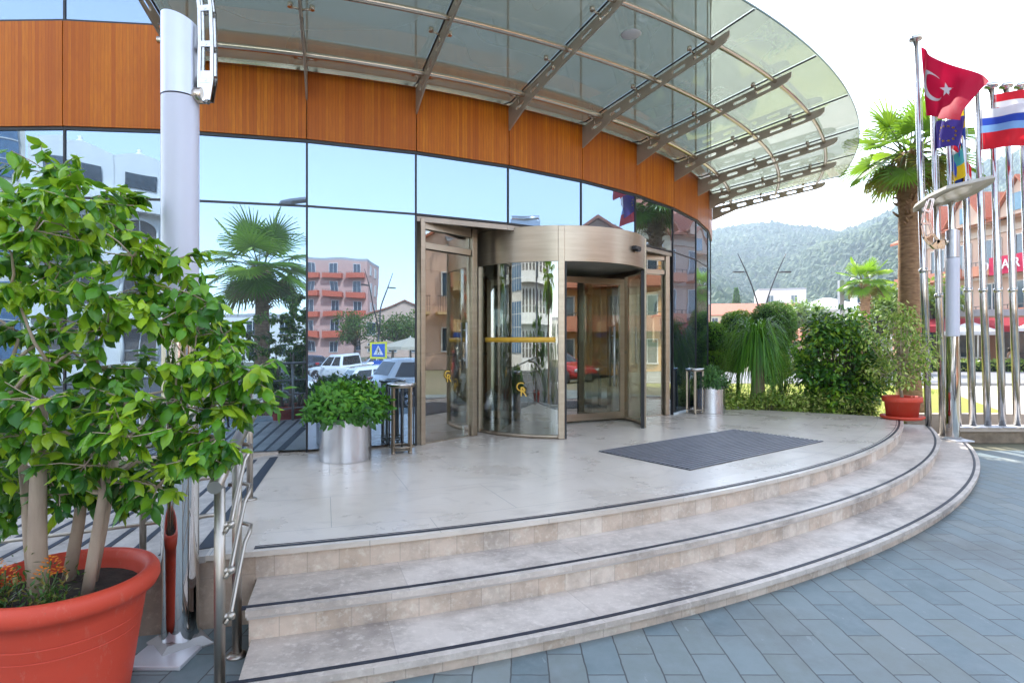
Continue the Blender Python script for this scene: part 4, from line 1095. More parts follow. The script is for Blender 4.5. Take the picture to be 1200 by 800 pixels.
# ------------------------------------------------------------------ fan palms
def fan_palm(label, x, y, z0, th, cr, tr=.2, nf=34, skirt=9, flare=1.5, seed=1, group=None):
    rnd = random.Random(seed)
    t = thing('fan_palm', label, 'palm', (x,y,z0), group=group)
    base = Vector((x,y,z0)); top_ = base+Vector((0,0,th))
    b = MB(); n = 26; rr = []
    pts = []
    for i in range(n+1):
        f = i/n; pts.append(base+Vector((0,0,th*f))); rr.append(tr*(1+(flare-1)*max(0,1-f*5)**2)*(1-.12*f)*(1+.03*math.sin(i*2.4)) if f < .8 else tr*(.9+.25*rnd.random()))
    b.tube(pts, rr, 18)
    sb = b      # old leaf stubs under the crown belong to the trunk
    for i in range(46):
        a = rnd.uniform(0,6.283); h_ = th*(.72+.28*rnd.random()); o_ = Vector((math.cos(a),math.sin(a),0)); p = base+Vector((0,0,h_))+o_*tr*.85
        q = p+o_*tr*rnd.uniform(.4,.9)+Vector((0,0,rnd.uniform(-.05,.16)))
        sb.tube([p,p.lerp(q,.5)+Vector((0,0,-.01)),q], [.03,.024,.012], 5)
    obj('trunk', b, palm_bark, t)
    fb = MB(); tn = []; pb = MB()
    def frond(a, el, pl_, fr, tone, droop):
        d = Vector((math.cos(a)*math.cos(el), math.sin(a)*math.cos(el), math.sin(el)))
        p0 = top_+Vector((math.cos(a),math.sin(a),0))*tr*.6; pts = []
        v = d.copy(); p = p0.copy()
        for j in range(6):
            pts.append(p.copy()); p = p+v*pl_/5; v = (v+Vector((0,0,-.06-droop*.05))).normalized()
        pb.tube(pts, [.022,.02,.017,.014,.012,.010], 6)
        hub = pts[-1]; ax_ = v; up_ = Vector((0,0,1)) if abs(ax_.z) < .9 else Vector((math.cos(a),math.sin(a),0)); s_ = ax_.cross(up_).normalized(); nn = s_.cross(ax_).normalized()
        ns = 34
        for k_ in range(ns):
            th_ = R(-128+256*k_/(ns-1)); dr = ax_*math.cos(th_)+s_*math.sin(th_); L_ = fr*(.72+.28*math.cos(th_*.6))*rnd.uniform(.93,1.05)
            e = Vector(dr); w0 = fr*2.3/ns; prev = None; q = hub.copy(); dd = (dr+nn*.22*(1-abs(th_)/2.5)).normalized(); zig = .012 if k_ % 2 else -.012
            sd_ = dd.cross(nn).normalized(); m = 6
            tt = min(1,max(0,tone+rnd.gauss(0,.06)))
            for j in range(m+1):
                f = j/m; ww = w0*.5*(min(1,.12+f*1.9) if f < .55 else max(.03,(1-f)/.45))
                A, B = fb.vert(q-sd_*ww+nn*zig*f), fb.vert(q+sd_*ww-nn*zig*f); tn.extend([tt,tt])
                if prev: fb.face((prev[0],prev[1],B,A), None, 0, False)
                prev = (A,B); q = q+dd*L_/m; dd = (dd+Vector((0,0,-.05-.16*max(0,f-.45)*(1+droop)))).normalized()
    for i in range(nf):
        u = i/nf; el = R(84-u*118+rnd.uniform(-8,8)); a = i*2.39996+rnd.uniform(-.2,.2)
        frond(a, el, cr*rnd.uniform(.42,.58), cr*rnd.uniform(.46,.58), rnd.uniform(.5,.95) if u < .75 else rnd.uniform(.35,.6), .25+u*1.3)
    for i in range(skirt):
        a = i*2.39996*1.1+.5; frond(a, R(rnd.uniform(-48,-22)), cr*.42, cr*.45, rnd.uniform(.0,.22), 2.4)
    obj('leaf_stalks', pb, M('palm_stalk', (.16,.20,.05), (.12,.12,.04), rough=.5), t)
    obj('fronds', fb, palm_mat, t, tone=tn)
    return t
pm = fan_palm('tall fan palm with shaggy brown trunk behind the flagpoles', 7.82, 11.6, .25, 5.15, 1.2, .195, 21, 8, seed=3)
p2_ = fan_palm('small fan palm with orange brown trunk on the far side of the lawn', 16.8, 28, 0, 4.55, 1.2, .22, 22, 3, seed=8)
fan_palm('tall fan palm behind the camera mirrored in the glass beside the left column', -2.25, -5.6, gz(0,-5.6), 4.55, 1.85, .22, 21, 5, seed=5)

# ------------------------------------------------------------------ kerb wall with flagpoles
WY = 10.0
t = thing('pole_plinth_wall', 'low rough stone wall carrying the row of flagpoles beside the steps', 'wall', (8.7,WY,0))
b = MB(); b.box((9.05,WY+.02,.095), (3.1,.34,.19)); obj('wall_body', b, M('rough_wall', (.30,.24,.17), (.17,.13,.09), rough=.95, scale=6, bump=.8, bscale=18), t)
b = MB(); b.box((9.05,WY+.02,.225), (3.16,.40,.07)); obj('coping', b, M('coping_stone', (.50,.43,.36), (.40,.33,.27), rough=.75, scale=4, bump=.3), t, bevel=.01)
t = thing('planter_edge_wall', 'low pale stone edging along the lawn behind the flagpoles', 'wall', (8.7,10.7,0))
b = MB(); b.box((8.6,10.66,.2), (3.0,.16,.4)); obj('wall_body', b, MATS['coping_stone'], t, bevel=.012)
poleN = ['first and tallest steel flagpole in the row, flying the red flag with white crescent','second steel flagpole from the palm, behind the red flag and beside the dark blue flag','third steel flagpole, right behind the white reflector lamp column','fourth steel flagpole, the first to the right of the reflector lamp column','fifth steel flagpole, flying the white blue and red striped flag','sixth steel flagpole, flying the red white and blue cross flag','seventh steel flagpole from the palm, beside the small yellow flag','eighth steel flagpole, last in the row at the picture edge']
POLES = []
for i in range(8):
    bx_ = 7.06+.2507*i; by = WY-.02
    bz = .26 if i >= 2 else (.272 if i == 0 else .10)
    H_ = 6.77 if i == 0 else 5.97
    lean = -.196*(H_/6.1)
    t = thing('flagpole', poleN[i], 'flagpole', (bx_,by,bz), group='flagpoles in a row beside the steps')
    b = MB(); L_ = H_-bz; zs = [0, L_*.40, L_*.405, L_*.58, L_*.585, L_]
    b.tube([(lean*z/L_,0,z) for z in zs], [.052,.052,.047,.047,.041,.041], 18); obj('shaft', b, steel, t, world=False)
    b = MB(); b.lathe([(0,0),(.045,0),(.05,.02),(.095,.03),(.10,.05),(.10,.085),(.06,.1),(0,.1)], 20, (lean,0,L_)); obj('finial_cap', b, dark_metal if False else steel, t, world=False)
    b = MB(); b.tube([(lean*.4,-.052,L_*.4+.04),(lean*.4,-.09,L_*.4+.06)], .012, 6); b.lathe([(.053,L_*.398),(.066,L_*.40),(.066,L_*.408),(.053,L_*.41)], 18, (lean*.4,0,0)); obj('cleat_collar', b, steel, t, world=False)
    b = MB(); b.tube([(lean*z/L_+.056,-.02,z) for z in (L_*.12,L_*.3,L_*.5,L_*.75,L_*.98)], .005, 5); obj('halyard', b, M('rope', (.6,.58,.55), rough=.9), t, world=False)
    if i >= 2:
        b = MB(); b.box((0,-.06,.007), (.21,.24,.016), R(random.uniform(-6,6))); obj('base_plate', b, M('plate_stone', (.62,.62,.64), (.5,.5,.53), rough=.45), t, world=False, bevel=.004)
    POLES.append((bx_, by, bz, lean, L_))
# flags
def clothmat(name, c, tr=.35):
    if name in MATS: return MATS[name]
    k = N(name); k.set(Base_Color=(c[0],c[1],c[2]), Roughness=.7, Specular_IOR_Level=.2)
    t_ = k.add('ShaderNodeBsdfTranslucent'); t_.inputs[0].default_value = (*c, 1)
    m_ = k.add('ShaderNodeMixShader'); m_.inputs[0].default_value = tr
    k.link(k.bsdf.outputs[0], m_.inputs[1]); k.link(t_.outputs[0], m_.inputs[2]); k.link(m_.outputs[0], k.out.inputs['Surface'])
    return k.m
c_red, c_white, c_blue, c_sky, c_yel, c_navy, c_teal, c_crim = (clothmat('cloth_'+n_, c) for n_, c in (('red',(.62,.02,.035)),('white',(.75,.75,.77)),('blue',(.03,.07,.42)),('sky',(.22,.42,.75)),('yellow',(.85,.58,.02)),('navy',(.08,.06,.34)),('teal',(.08,.42,.42)),('crimson',(.46,.004,.035))))
def flag(label, pole, ztop, hoist, fly, az, drop, wave, bands, emblems=(), vertical=True, tail=0, ph=0, taper=.0, patch=None):
    """cloth from the pole: u along the fly, v down the hoist. bands: list of (material, v0, v1) across the hoist (or along the fly)"""
    bx_, by, bz, lean, L_ = POLES[pole]
    def xat(z): return bx_+lean*(z-bz)/L_
    ca, sa = math.cos(R(az)), math.sin(R(az))
    def f(u, v, off=0.0):
        z = ztop-hoist*v
        s = u*fly
        fold = math.sin(u*wave[1]*6.283+v*2.2+ph)*wave[0]*min(1,u*3)
        run = s*(1-tail*u*.3)
        zz = z - drop*(u**1.25) + taper*hoist*u*(v-.35) + .05*math.sin(u*7+v*3+ph)*u
        x = xat(z)+.045+run*ca - fold*sa; y = by+run*sa + fold*ca
        if patch:   # blown corner to corner: the cloth bunches in deep folds near the hoist
            A, B, C_, D_ = [Vector(q) for q in patch]
            U = u**1.6; p = (A.lerp(B,U)).lerp(C_.lerp(D_,U), v)
            w1 = .075*math.sin(8.5*u+3.5*v+1)*min(1,u*3)+.03*math.sin(17*u-7*v)*u
            p.z += -.05*math.sin(math.pi*U)*(1-v); p.x += w1; p.y += .03*math.sin(6*u+5*v)*u
            x = xat(ztop)+.05+p.x; y = by-.05+p.y; zz = ztop+p.z
            return (x+off, y, zz)
            return (x, y-off, zz)
        return (x-off*sa, y+off*ca, zz)
    t = thing('flag', label, 'flag', (xat(ztop),by,ztop))
    for (mat, a0, a1) in bands:
        b = MB(); nu, nv = 22, 8
        ids = []
        for j in range(nv+1):
            row = []
            for i in range(nu+1):
                if vertical: u, v = i/nu, a0+(a1-a0)*j/nv
                else: u, v = a0+(a1-a0)*i/nu, j/nv
                row.append(b.vert(f(u,v)))
            ids.append(row)
        for j in range(nv):
            for i in range(nu): b.face((ids[j][i],ids[j][i+1],ids[j+1][i+1],ids[j+1][i]), None, 0, True)
        o = obj('cloth', b, mat, t)
    for (mat, poly, nm) in emblems:
        # triangulate finely in uv, then map on both faces of the cloth
        bm = bmesh.new(); vs_ = [bm.verts.new((p[0],p[1],0)) for p in poly]
        es = [bm.edges.new((vs_[i],vs_[(i+1)%len(vs_)])) for i in range(len(vs_))]
        bmesh.ops.triangle_fill(bm, use_beauty=True, edges=es)
        bmesh.ops.subdivide_edges(bm, edges=bm.edges[:], cuts=2, use_grid_fill=True)
        b = MB(); bm.verts.index_update(); nvv = len(bm.verts)
        for off in (-.006,.006):
            for v in bm.verts: b.vert(f(v.co.x, v.co.y, off))
        for fc in bm.faces:
            q = [v.index for v in fc.verts]; b.face(q, None, 0, True); b.face([nvv+i for i in q][::-1], None, 0, True)
        bm.free(); obj(nm, b, mat, t)
    return t
def star(cx_, cy_, r, asp=1.5, n=5, rot=0):
    return [(cx_+(r if i%2==0 else r*.4)*math.sin(math.pi*i/n+rot)/asp, cy_-(r if i%2==0 else r*.4)*math.cos(math.pi*i/n+rot)) for i in range(2*n)]
def crescent(cx_, cy_, r, asp=1.5):
    out = [(cx_+r*math.cos(R(a))/asp, cy_+r*math.sin(R(a))) for a in range(38,323,12)]
    inn = [(cx_+(r*.26+r*.8*math.cos(R(a)))/asp, cy_+r*.8*math.sin(R(a))) for a in range(310,45,-12)]
    return out+inn
flag('large red flag with white crescent and star on the first flagpole', 0, 6.66, 1.16, 1.5, -6, 0, (.07,.9), [(c_crim,0,1)], [(c_white,crescent(.36,.5,.25),'crescent'),(c_white,star(.56,.5,.125,rot=-.3),'star')], ph=.6, patch=[(0,0,0),(.36,-1.02,-1.03),(.08,-.02,-1.16),(-.10,-.95,-1.60)])
EU = [(c_yel, star(.5+.30*math.cos(R(a))/1.5, .5+.30*math.sin(R(a)), .06), 'star') for a in range(0,360,30)]
flag('dark blue flag with a ring of gold stars on the second flagpole', 1, 5.42, .46, .78, -102, .24, (.06,1.1), [(c_navy,0,1)], EU, ph=1.2)
flag('drooping red white and blue flag on the third flagpole', 2, 5.2, .66, .36, 15, .55, (.07,1.4), [(c_red,0,.34),(c_white,.34,.5),(c_blue,.5,1)], ph=2)
flag('turquoise and yellow flag hanging low on the fourth flagpole', 3, 5.1, .54, -.28, 10, .30, (.06,1.3), [(c_teal,0,.5),(c_yel,.5,1)], ph=.2)
flag('yellow and blue flag hanging limp between the striped flags', 3, 5.75, .66, -.19, 10, .25, (.05,1.3), [(c_yel,0,.55),(c_blue,.55,1)], ph=1.1)
flag('white blue and red striped flag on the fifth flagpole', 4, 5.62, .68, 1.15, -38, .10, (.13,1.3), [(c_white,0,.22),(c_blue,.22,.4),(c_sky,.4,.58),(c_red,.58,1)], ph=.4)
flag('red white and blue cross flag on the sixth flagpole', 5, 5.88, .54, 1.1, -40, .12, (.10,1.4), [(c_red,0,.25),(c_white,.25,.72),(c_blue,.72,1)], [(c_red,[(0,.42),(1,.42),(1,.54),(0,.54)],'cross_bar')], ph=2.2)
flag('small yellow flag gathered on the seventh flagpole', 6, 5.42, .32, -.36, 0, .1, (.05,1.0), [(c_yel,0,1)], ph=.9)
# ================================================================== buildings
glassw = M('window_glass', (.05,.08,.11), (.03,.05,.07), rough=.08, spec=.9, metal=.2)
frame_w = M('window_frame', (.7,.69,.66), rough=.5)
roof_red = stone_tiles('roof_tiles', .3, .32, [(.42,.12,.06),(.50,.17,.08),(.36,.10,.055)], rough=.8) if False else M('roof_tiles', (.46,.16,.085), (.32,.10,.055), rough=.85, scale=2.5, stretch=(1,4,4), bump=.5, bscale=9)
roof_grey = M('flat_roof', (.42,.42,.44), (.34,.34,.36), rough=.8)
rail_dark = M('balcony_rail', (.10,.085,.08), rough=.5)
def local_frame(face): return math.atan2(face[0], -face[1])
def building(name, label, x, y, face, w_, d_, h_, floors, cols, wall, roof='flat', roofm=None, z0=0, bal=None, balm=None, win=(1.1,1.35), cat='house', balcols=None, side=True, ground=True, rh=2.2, sill=None):
    """x, y is the middle of the front foot; local x along the front, y into the building"""
    t = thing(name, label, cat, (x,y,z0), local_frame(face))
    b = MB(); 
    b.box((0,d_/2,h_/2), (w_,d_,h_))
    if roof == 'gable':
        n = len(b.v); b.v += [(-w_/2,0,h_),(w_/2,0,h_),(0,0,h_+rh-.06),(-w_/2,d_,h_),(w_/2,d_,h_),(0,d_,h_+rh-.06)]
        b.face((n,n+1,n+2)); b.face((n+4,n+3,n+5))
    obj('wall', b, wall, t, world=False)
    o = .35; b = MB()
    if roof == 'flat':
        for (c_, s_) in (((0,.12,h_+.2),(w_+.1,.24,.42)),((0,d_-.12,h_+.2),(w_+.1,.24,.42)),((-w_/2+.1,d_/2,h_+.2),(.24,d_-.5,.42)),((w_/2-.1,d_/2,h_+.2),(.24,d_-.5,.42))): b.box(c_, s_)
        b.box((0,d_/2,h_+.03),(w_-.5,d_-.5,.06))
    elif roof == 'hip':
        r_ = min(w_,d_)/2
        A = [(-w_/2-o,-o,h_),(w_/2+o,-o,h_),(w_/2+o,d_+o,h_),(-w_/2-o,d_+o,h_)]
        if w_ >= d_: B = [(-w_/2+r_,d_/2,h_+rh),(w_/2-r_,d_/2,h_+rh)]
        else: B = [(0,r_,h_+rh),(0,d_-r_,h_+rh)]
        n = len(b.v); b.v += [(p[0],p[1],p[2]+.02) for p in A+B]
        if w_ >= d_: F = ((0,1,5,4),(2,3,4,5),(1,2,5),(3,0,4))
        else: F = ((0,1,4),(1,2,5,4),(2,3,5),(3,0,4,5))
        for f in F: b.face([n+i for i in f])
        b.face((n+3,n+2,n+1,n)); b.box((0,d_/2,h_-.05),(w_+2*o-.02,d_+2*o-.02,.12))
    else:
        for s in (-1,1):
            p = [(s*(w_/2+o),-o,h_-.25),(0,-o,h_+rh),(0,d_+o,h_+rh),(s*(w_/2+o),d_+o,h_-.25)]
            n = len(b.v); b.v += p+[(q[0],q[1],q[2]+.16) for q in p]
            for f in ((3,2,1,0),(4,5,6,7),(0,1,5,4),(1,2,6,5),(2,3,7,6),(3,0,4,7)): b.face([n+i for i in f])
    obj('roof', b, roofm or roof_grey, t, world=False)
    # one window with frame and sill, copied over the front and sides
    fh = h_/floors; first = None
    def win_at(lx, ly, lz, rz):
        nonlocal first
        if first is None:
            wb = MB(); wb.box((0,-.03,0),(win[0],.05,win[1])); fr_ = obj('window', wb, glassw, t, world=False)
            fb = MB()
            for (c_, s_) in (((0,-.05,win[1]/2+.03),(win[0]+.14,.1,.07)),((0,-.07,-win[1]/2-.04),(win[0]+.2,.16,.07)),((-win[0]/2-.035,-.05,0),(.07,.1,win[1])),((win[0]/2+.035,-.05,0),(.07,.1,win[1])),((0,-.06,0),(.05,.06,win[1]))): fb.box(c_, s_)
            obj('frame', fb, frame_w, fr_, world=False); first = fr_; fr_.location = (lx,ly,lz); fr_.rotation_euler = (0,0,rz)
        else: cp(first, t, (lx,ly,lz), rz)
    fb_ = None
    for fl_ in range(floors):
        if fl_ == 0 and not ground: continue
        for c_ in range(cols):
            lx = -w_/2+(c_+.5)*w_/cols
            win_at(lx, 0, fl_*fh+fh*.55, 0)
            if bal and fl_ > 0 and (balcols is None or c_ in balcols):
                if fb_ is None:
                    bw = w_/cols*.82; bb = MB()
                    if bal == 'solid':
                        bb.box((0,-.6,.06),(bw,1.2,.14)); bb.box((0,-1.15,.5),(bw,.12,.8)); bb.box((-bw/2+.06,-.6,.5),(.12,1.0,.8)); bb.box((bw/2-.06,-.6,.5),(.12,1.0,.8))
                        fb_ = obj('balcony', bb, balm, t, world=False)
                        rb_ = MB(); rb_.box((0,-1.15,1.08),(bw,.03,.04))
                        for q in range(9): rb_.box((-bw/2+.1+q*(bw-.2)/8,-1.15,1.0),(.03,.03,.2))
                        obj('railing', rb_, rail_dark, fb_, world=False)
                    else:
                        bb.box((0,-.6,.05),(bw,1.2,.16)); fb_ = obj('balcony', bb, balm, t, world=False)
                        rb_ = MB(); rb_.box((0,-1.15,1.03),(bw,.05,.05)); 
                        for q in range(14): rb_.box((-bw/2+.03+q*(bw-.06)/13,-1.15,.56),(.03,.03,.9))
                        obj('railing', rb_, rail_dark, fb_, world=False)
                    fb_.location = (lx,-.001,fl_*fh)
                else: cp(fb_, t, (lx,-.001,fl_*fh))
        if side and fl_ % 1 == 0:
            for s in (-1,1):
                for q in (.3,.7): win_at(s*w_/2, d_*q, fl_*fh+fh*.55, R(90)*s)
    return t
def wallm(n, c, c2=None): return M(n, c, c2 or tuple(x*.88 for x in c), rough=.85, scale=.7, detail=6, bump=.1)
pink = wallm('pink_render', (.60,.36,.30)); orange = wallm('orange_render', (.58,.12,.06)); cream = wallm('cream_render', (.66,.52,.33)); whitew = wallm('white_render', (.76,.74,.69)); peach = wallm('peach_render', (.62,.42,.32)); beige = wallm('beige_render', (.62,.43,.22)); terra = wallm('terracotta_render', (.50,.20,.12)); lgrey = wallm('grey_render', (.5,.5,.52)); brownw = wallm('brown_render', (.40,.20,.12))

# --- seen directly, far right of the view
# long hotel with gables, facing the street
RX = 36.0
t = thing('gabled_hotel', 'peach hotel with red gabled roof, balconies and a red sign behind the flagpoles', 'building', (RX,37,0), local_frame((-1,0)))
W_, D_, HH = 34, 12, 10.6     # local x runs towards -Y ... front along the street
b = MB(); b.box((0,D_/2,HH/2),(W_,D_,HH)); obj('wall', b, peach, t, world=False)
b = MB()
for z in (3.3,6.6,9.9): b.box((0,-.07,z),(W_,.14,.45))
obj('cornice', b, wallm('cornice_render', (.62,.50,.42)), t, world=False)
b = MB(); A = [(-W_/2-.5,-1.0,HH-.15),(W_/2+.5,-1.0,HH-.15),(W_/2+.5,D_/2,HH+3.4),(-W_/2-.5,D_/2,HH+3.4),(W_/2+.5,D_+.8,HH),(-W_/2-.5,D_+.8,HH)]
n = len(b.v); b.v += A+[(p[0],p[1],p[2]+.2) for p in A]
for f in ((6,7,8,9),(9,8,10,11),(3,2,1,0),(5,4,2,3),(0,1,7,6),(4,5,11,10),(1,2,8,7),(2,4,10,8),(0,6,9,3),(3,9,11,5)): b.face([n+i for i in f])
obj('roof', b, roof_red, t, world=False)
gw0 = None
for gx in (-13,-8.2,-3.4,1.4,6.2,11):
    if gw0 is None:
        b = MB(); n = 0; b.v += [(-1.5,-1.25,HH-.1),(1.5,-1.25,HH-.1),(1.5,-1.25,HH+.5),(0,-1.25,HH+2.3),(-1.5,-1.25,HH+.5)]; b.v += [(x,4.2,z) for (x,_,z) in b.v[:5]]
        b.face((0,1,2,3,4)); b.face((9,8,7,6,5))
        for i in range(5): b.face((i,5+i,5+(i+1)%5,(i+1)%5))
        gw0 = obj('gable', b, peach, t, world=False); gw0.location = (gx,0,0)
        b = MB()
        for s in (-1,1):
            p = [(s*1.95,-1.5,HH+.05),(0,-1.5,HH+2.42),(0,4.4,HH+2.42),(s*1.95,4.4,HH+.05)]; n = len(b.v); b.v += p+[(q[0],q[1],q[2]+.16) for q in p]
            for f in ((3,2,1,0),(4,5,6,7),(0,1,5,4),(1,2,6,5),(2,3,7,6),(3,0,4,7)): b.face([n+i for i in f])
        obj('gable_roof', b, roof_red, gw0, world=False)
        b = MB(); b.box((0,-1.28,HH+.75),(.9,.06,1.2)); obj('gable_window', b, M('blue_glass', (.12,.25,.34), rough=.1), gw0, world=False)
    else: cp(gw0, t, (gx,0,0))
wn0 = bl0 = None
for fl_ in range(3):
    for c_ in range(12):
        lx = -W_/2+1.5+c_*2.82
        if wn0 is None:
            b = MB(); b.box((0,-.03,0),(1.5,.06,1.9)); wn0 = obj('window', b, glassw, t, world=False)
            b = MB()
            for s in (-.78,0,.78): b.box((s,-.06,0),(.07,.1,1.94))
            b.box((0,-.06,.98),(1.63,.1,.07)); obj('frame', b, frame_w, wn0, world=False); wn0.location = (lx,0,fl_*3.3+1.75)
        else: cp(wn0, t, (lx,0,fl_*3.3+1.75))
        if fl_ > 0:
            if bl0 is None:
                b = MB(); b.box((0,-.6,.06),(2.3,1.2,.16)); b.box((0,-1.13,.42),(2.3,.12,.6)); bl0 = obj('balcony', b, terra, t, world=False)
                b = MB(); b.box((0,-1.13,1.0),(2.3,.06,.05))
                for q in range(6): b.box((-1.1+q*.44,-1.13,.86),(.04,.04,.28))
                obj('railing', b, rail_dark, bl0, world=False); bl0.location = (lx,0,fl_*3.3)
            else: cp(bl0, t, (lx,0,fl_*3.3))
# sign: white letters on a crimson board (the letters between are hidden behind the poles)
def on_front(lx, ly, lz): return (RX-(-ly)*1.0, 37-lx, lz)   # local -> world for the -X facing front
sgn = thing('hotel_sign', 'crimson signboard with white letters fixed to the peach hotel', 'sign', on_front(-4.4,-1.45,7.1))
b = MB(); b.box(on_front(-4.2,-1.40,7.1),(.1,2.9,1.25)); obj('board', b, clothmat('sign_red',(.45,.015,.06),.0), sgn)
for ch, lx in (('O',-6.0),('N',-4.85),('A',-4.2),('R',-3.3)):
    p = on_front(lx,-1.47,7.1); text_obj('letter', ch, .95, p, (R(90),0,local_frame((-1,0))), white_paint, sgn, depth=.03)

# restaurant row in front of the hotel
t = thing('restaurant_awning', 'long dark red awning on posts over the restaurant terrace', 'awning', (31.5,35.5,0))
b = MB()
for (x0,y0,x1,y1) in ((24.5,38.6,36.5,33.2),):
    dx, dy = x1-x0, y1-y0; L_ = math.hypot(dx,dy); nx, ny = dy/L_, -dx/L_
    if ny > 0: nx, ny = -nx, -ny
    q = [(x0,y0,3.1),(x1,y1,3.1),(x1+nx*2.2,y1+ny*2.2,2.55),(x0+nx*2.2,y0+ny*2.2,2.55)]
    n = len(b.v); b.v += q+[(p[0],p[1],p[2]+.06) for p in q]
    for f in ((3,2,1,0),(4,5,6,7),(0,1,5,4),(1,2,6,5),(2,3,7,6),(3,0,4,7)): b.face([n+i for i in f])
    m_ = MB(); m_.box(((q[2][0]+q[3][0])/2,(q[2][1]+q[3][1])/2,2.42),(L_,.05,.32), math.atan2(dy,dx)); 
obj('canvas', b, clothmat('awning_red',(.28,.02,.03),.15), t); obj('valance', m_, clothmat('awning_red2',(.36,.03,.04),.15), t)
for f in (0,.33,.66,1):
    pb_ = MB(); pb_.tube([(q[3][0]+(q[2][0]-q[3][0])*f, q[3][1]+(q[2][1]-q[3][1])*f, 0),(q[3][0]+(q[2][0]-q[3][0])*f, q[3][1]+(q[2][1]-q[3][1])*f, 2.5)], .05, 8); obj('post', pb_, frame_w, t)
t = building('restaurant_hall', 'low dark restaurant front with open bays under the red awning', 31.2, 36.4, (-.41,-.91), 12, 4, 3.3, 1, 5, brownw, 'flat', roof_grey, win=(1.7,2.2), cat='restaurant', side=False)
def parasol(label, x, y, z0, r, h, mat, rim=.0):
    t = thing('parasol', label, 'parasol', (x,y,z0)); b = MB(); n = 8
    apex = b.vert((0,0,h)); ring = [b.vert((r*math.cos(2*math.pi*i/n), r*math.sin(2*math.pi*i/n), h-.62)) for i in range(n)]
    vl = [b.vert((r*math.cos(2*math.pi*i/n), r*math.sin(2*math.pi*i/n), h-.82)) for i in range(n)]
    for i in range(n): b.face((apex,ring[i],ring[(i+1)%n])); b.face((ring[i],vl[i],vl[(i+1)%n],ring[(i+1)%n]))
    obj('canvas', b, mat, t, world=False)
    b = MB(); b.tube([(0,0,0),(0,0,h+.08)], .03, 8); obj('pole', b, frame_w, t, world=False)
    b = MB(); b.lathe([(0,0),(.3,0),(.3,.06),(.05,.1),(0,.1)], 16); obj('base', b, roof_grey, t, world=False)
c_cream = clothmat('canvas_cream',(.72,.64,.50),.3)
parasol('white parasol on the restaurant terrace just right of the flagpoles', 30.6, 33.6, 0, 1.7, 3.1, c_white)
parasol('white parasol nearer the lamp column on the restaurant terrace', 27.4, 35.2, 0, 1.5, 2.9, c_white)
t = thing('street_hedge', 'long yellow green hedge between the street and the restaurant terrace', 'hedge', (28,33.4,0)); lv = Leaves(); cb = MB()
cb.box((25.5,33.45,.27),(19,.5,.5)); obj('dark_core', cb, core, t)  # solid dark box in place of the shaded inside of the hedge
for i in range(5200):
    x = random.uniform(16,35); lv.add((x,33.45+random.uniform(-.4,.4),random.uniform(.1,.66)), rv(), rv()+Vector((0,-.5,.6)), .17, .09, random.random())
lv.build('foliage', vari_mat, t, simple=True)
# chairs and tables of the terrace: far and small
def chair_small():
    t = thing('terrace_chair', 'dark terrace chair beneath the white parasol', 'chair', (0,0,0), group='chairs on the restaurant terrace')
    b = MB(); b.box((0,0,.45),(.44,.44,.05)); obj('seat', b, rail_dark, t, world=False)
    b = MB(); b.box((0,.21,.72),(.44,.04,.5)); obj('backrest', b, rail_dark, t, world=False)
    for sx in (-.19,.19):
        for sy in (-.19,.19): b = MB(); b.box((sx,sy,.212),(.04,.04,.42)); obj('leg', b, rail_dark, t, world=False)
    return t
ch0 = chair_small(); ch0.location = (29.9,34.2,0)
for x, y, rz, lb in ((31.2,34.3,2.1,'dark terrace chair right of the parasol pole'),(28.2,34.6,.4,'dark terrace chair between the two white parasols'),(26.6,34.7,1.2,'dark terrace chair left of the smaller parasol')): dup(ch0, (x,y,0), rz, lb)

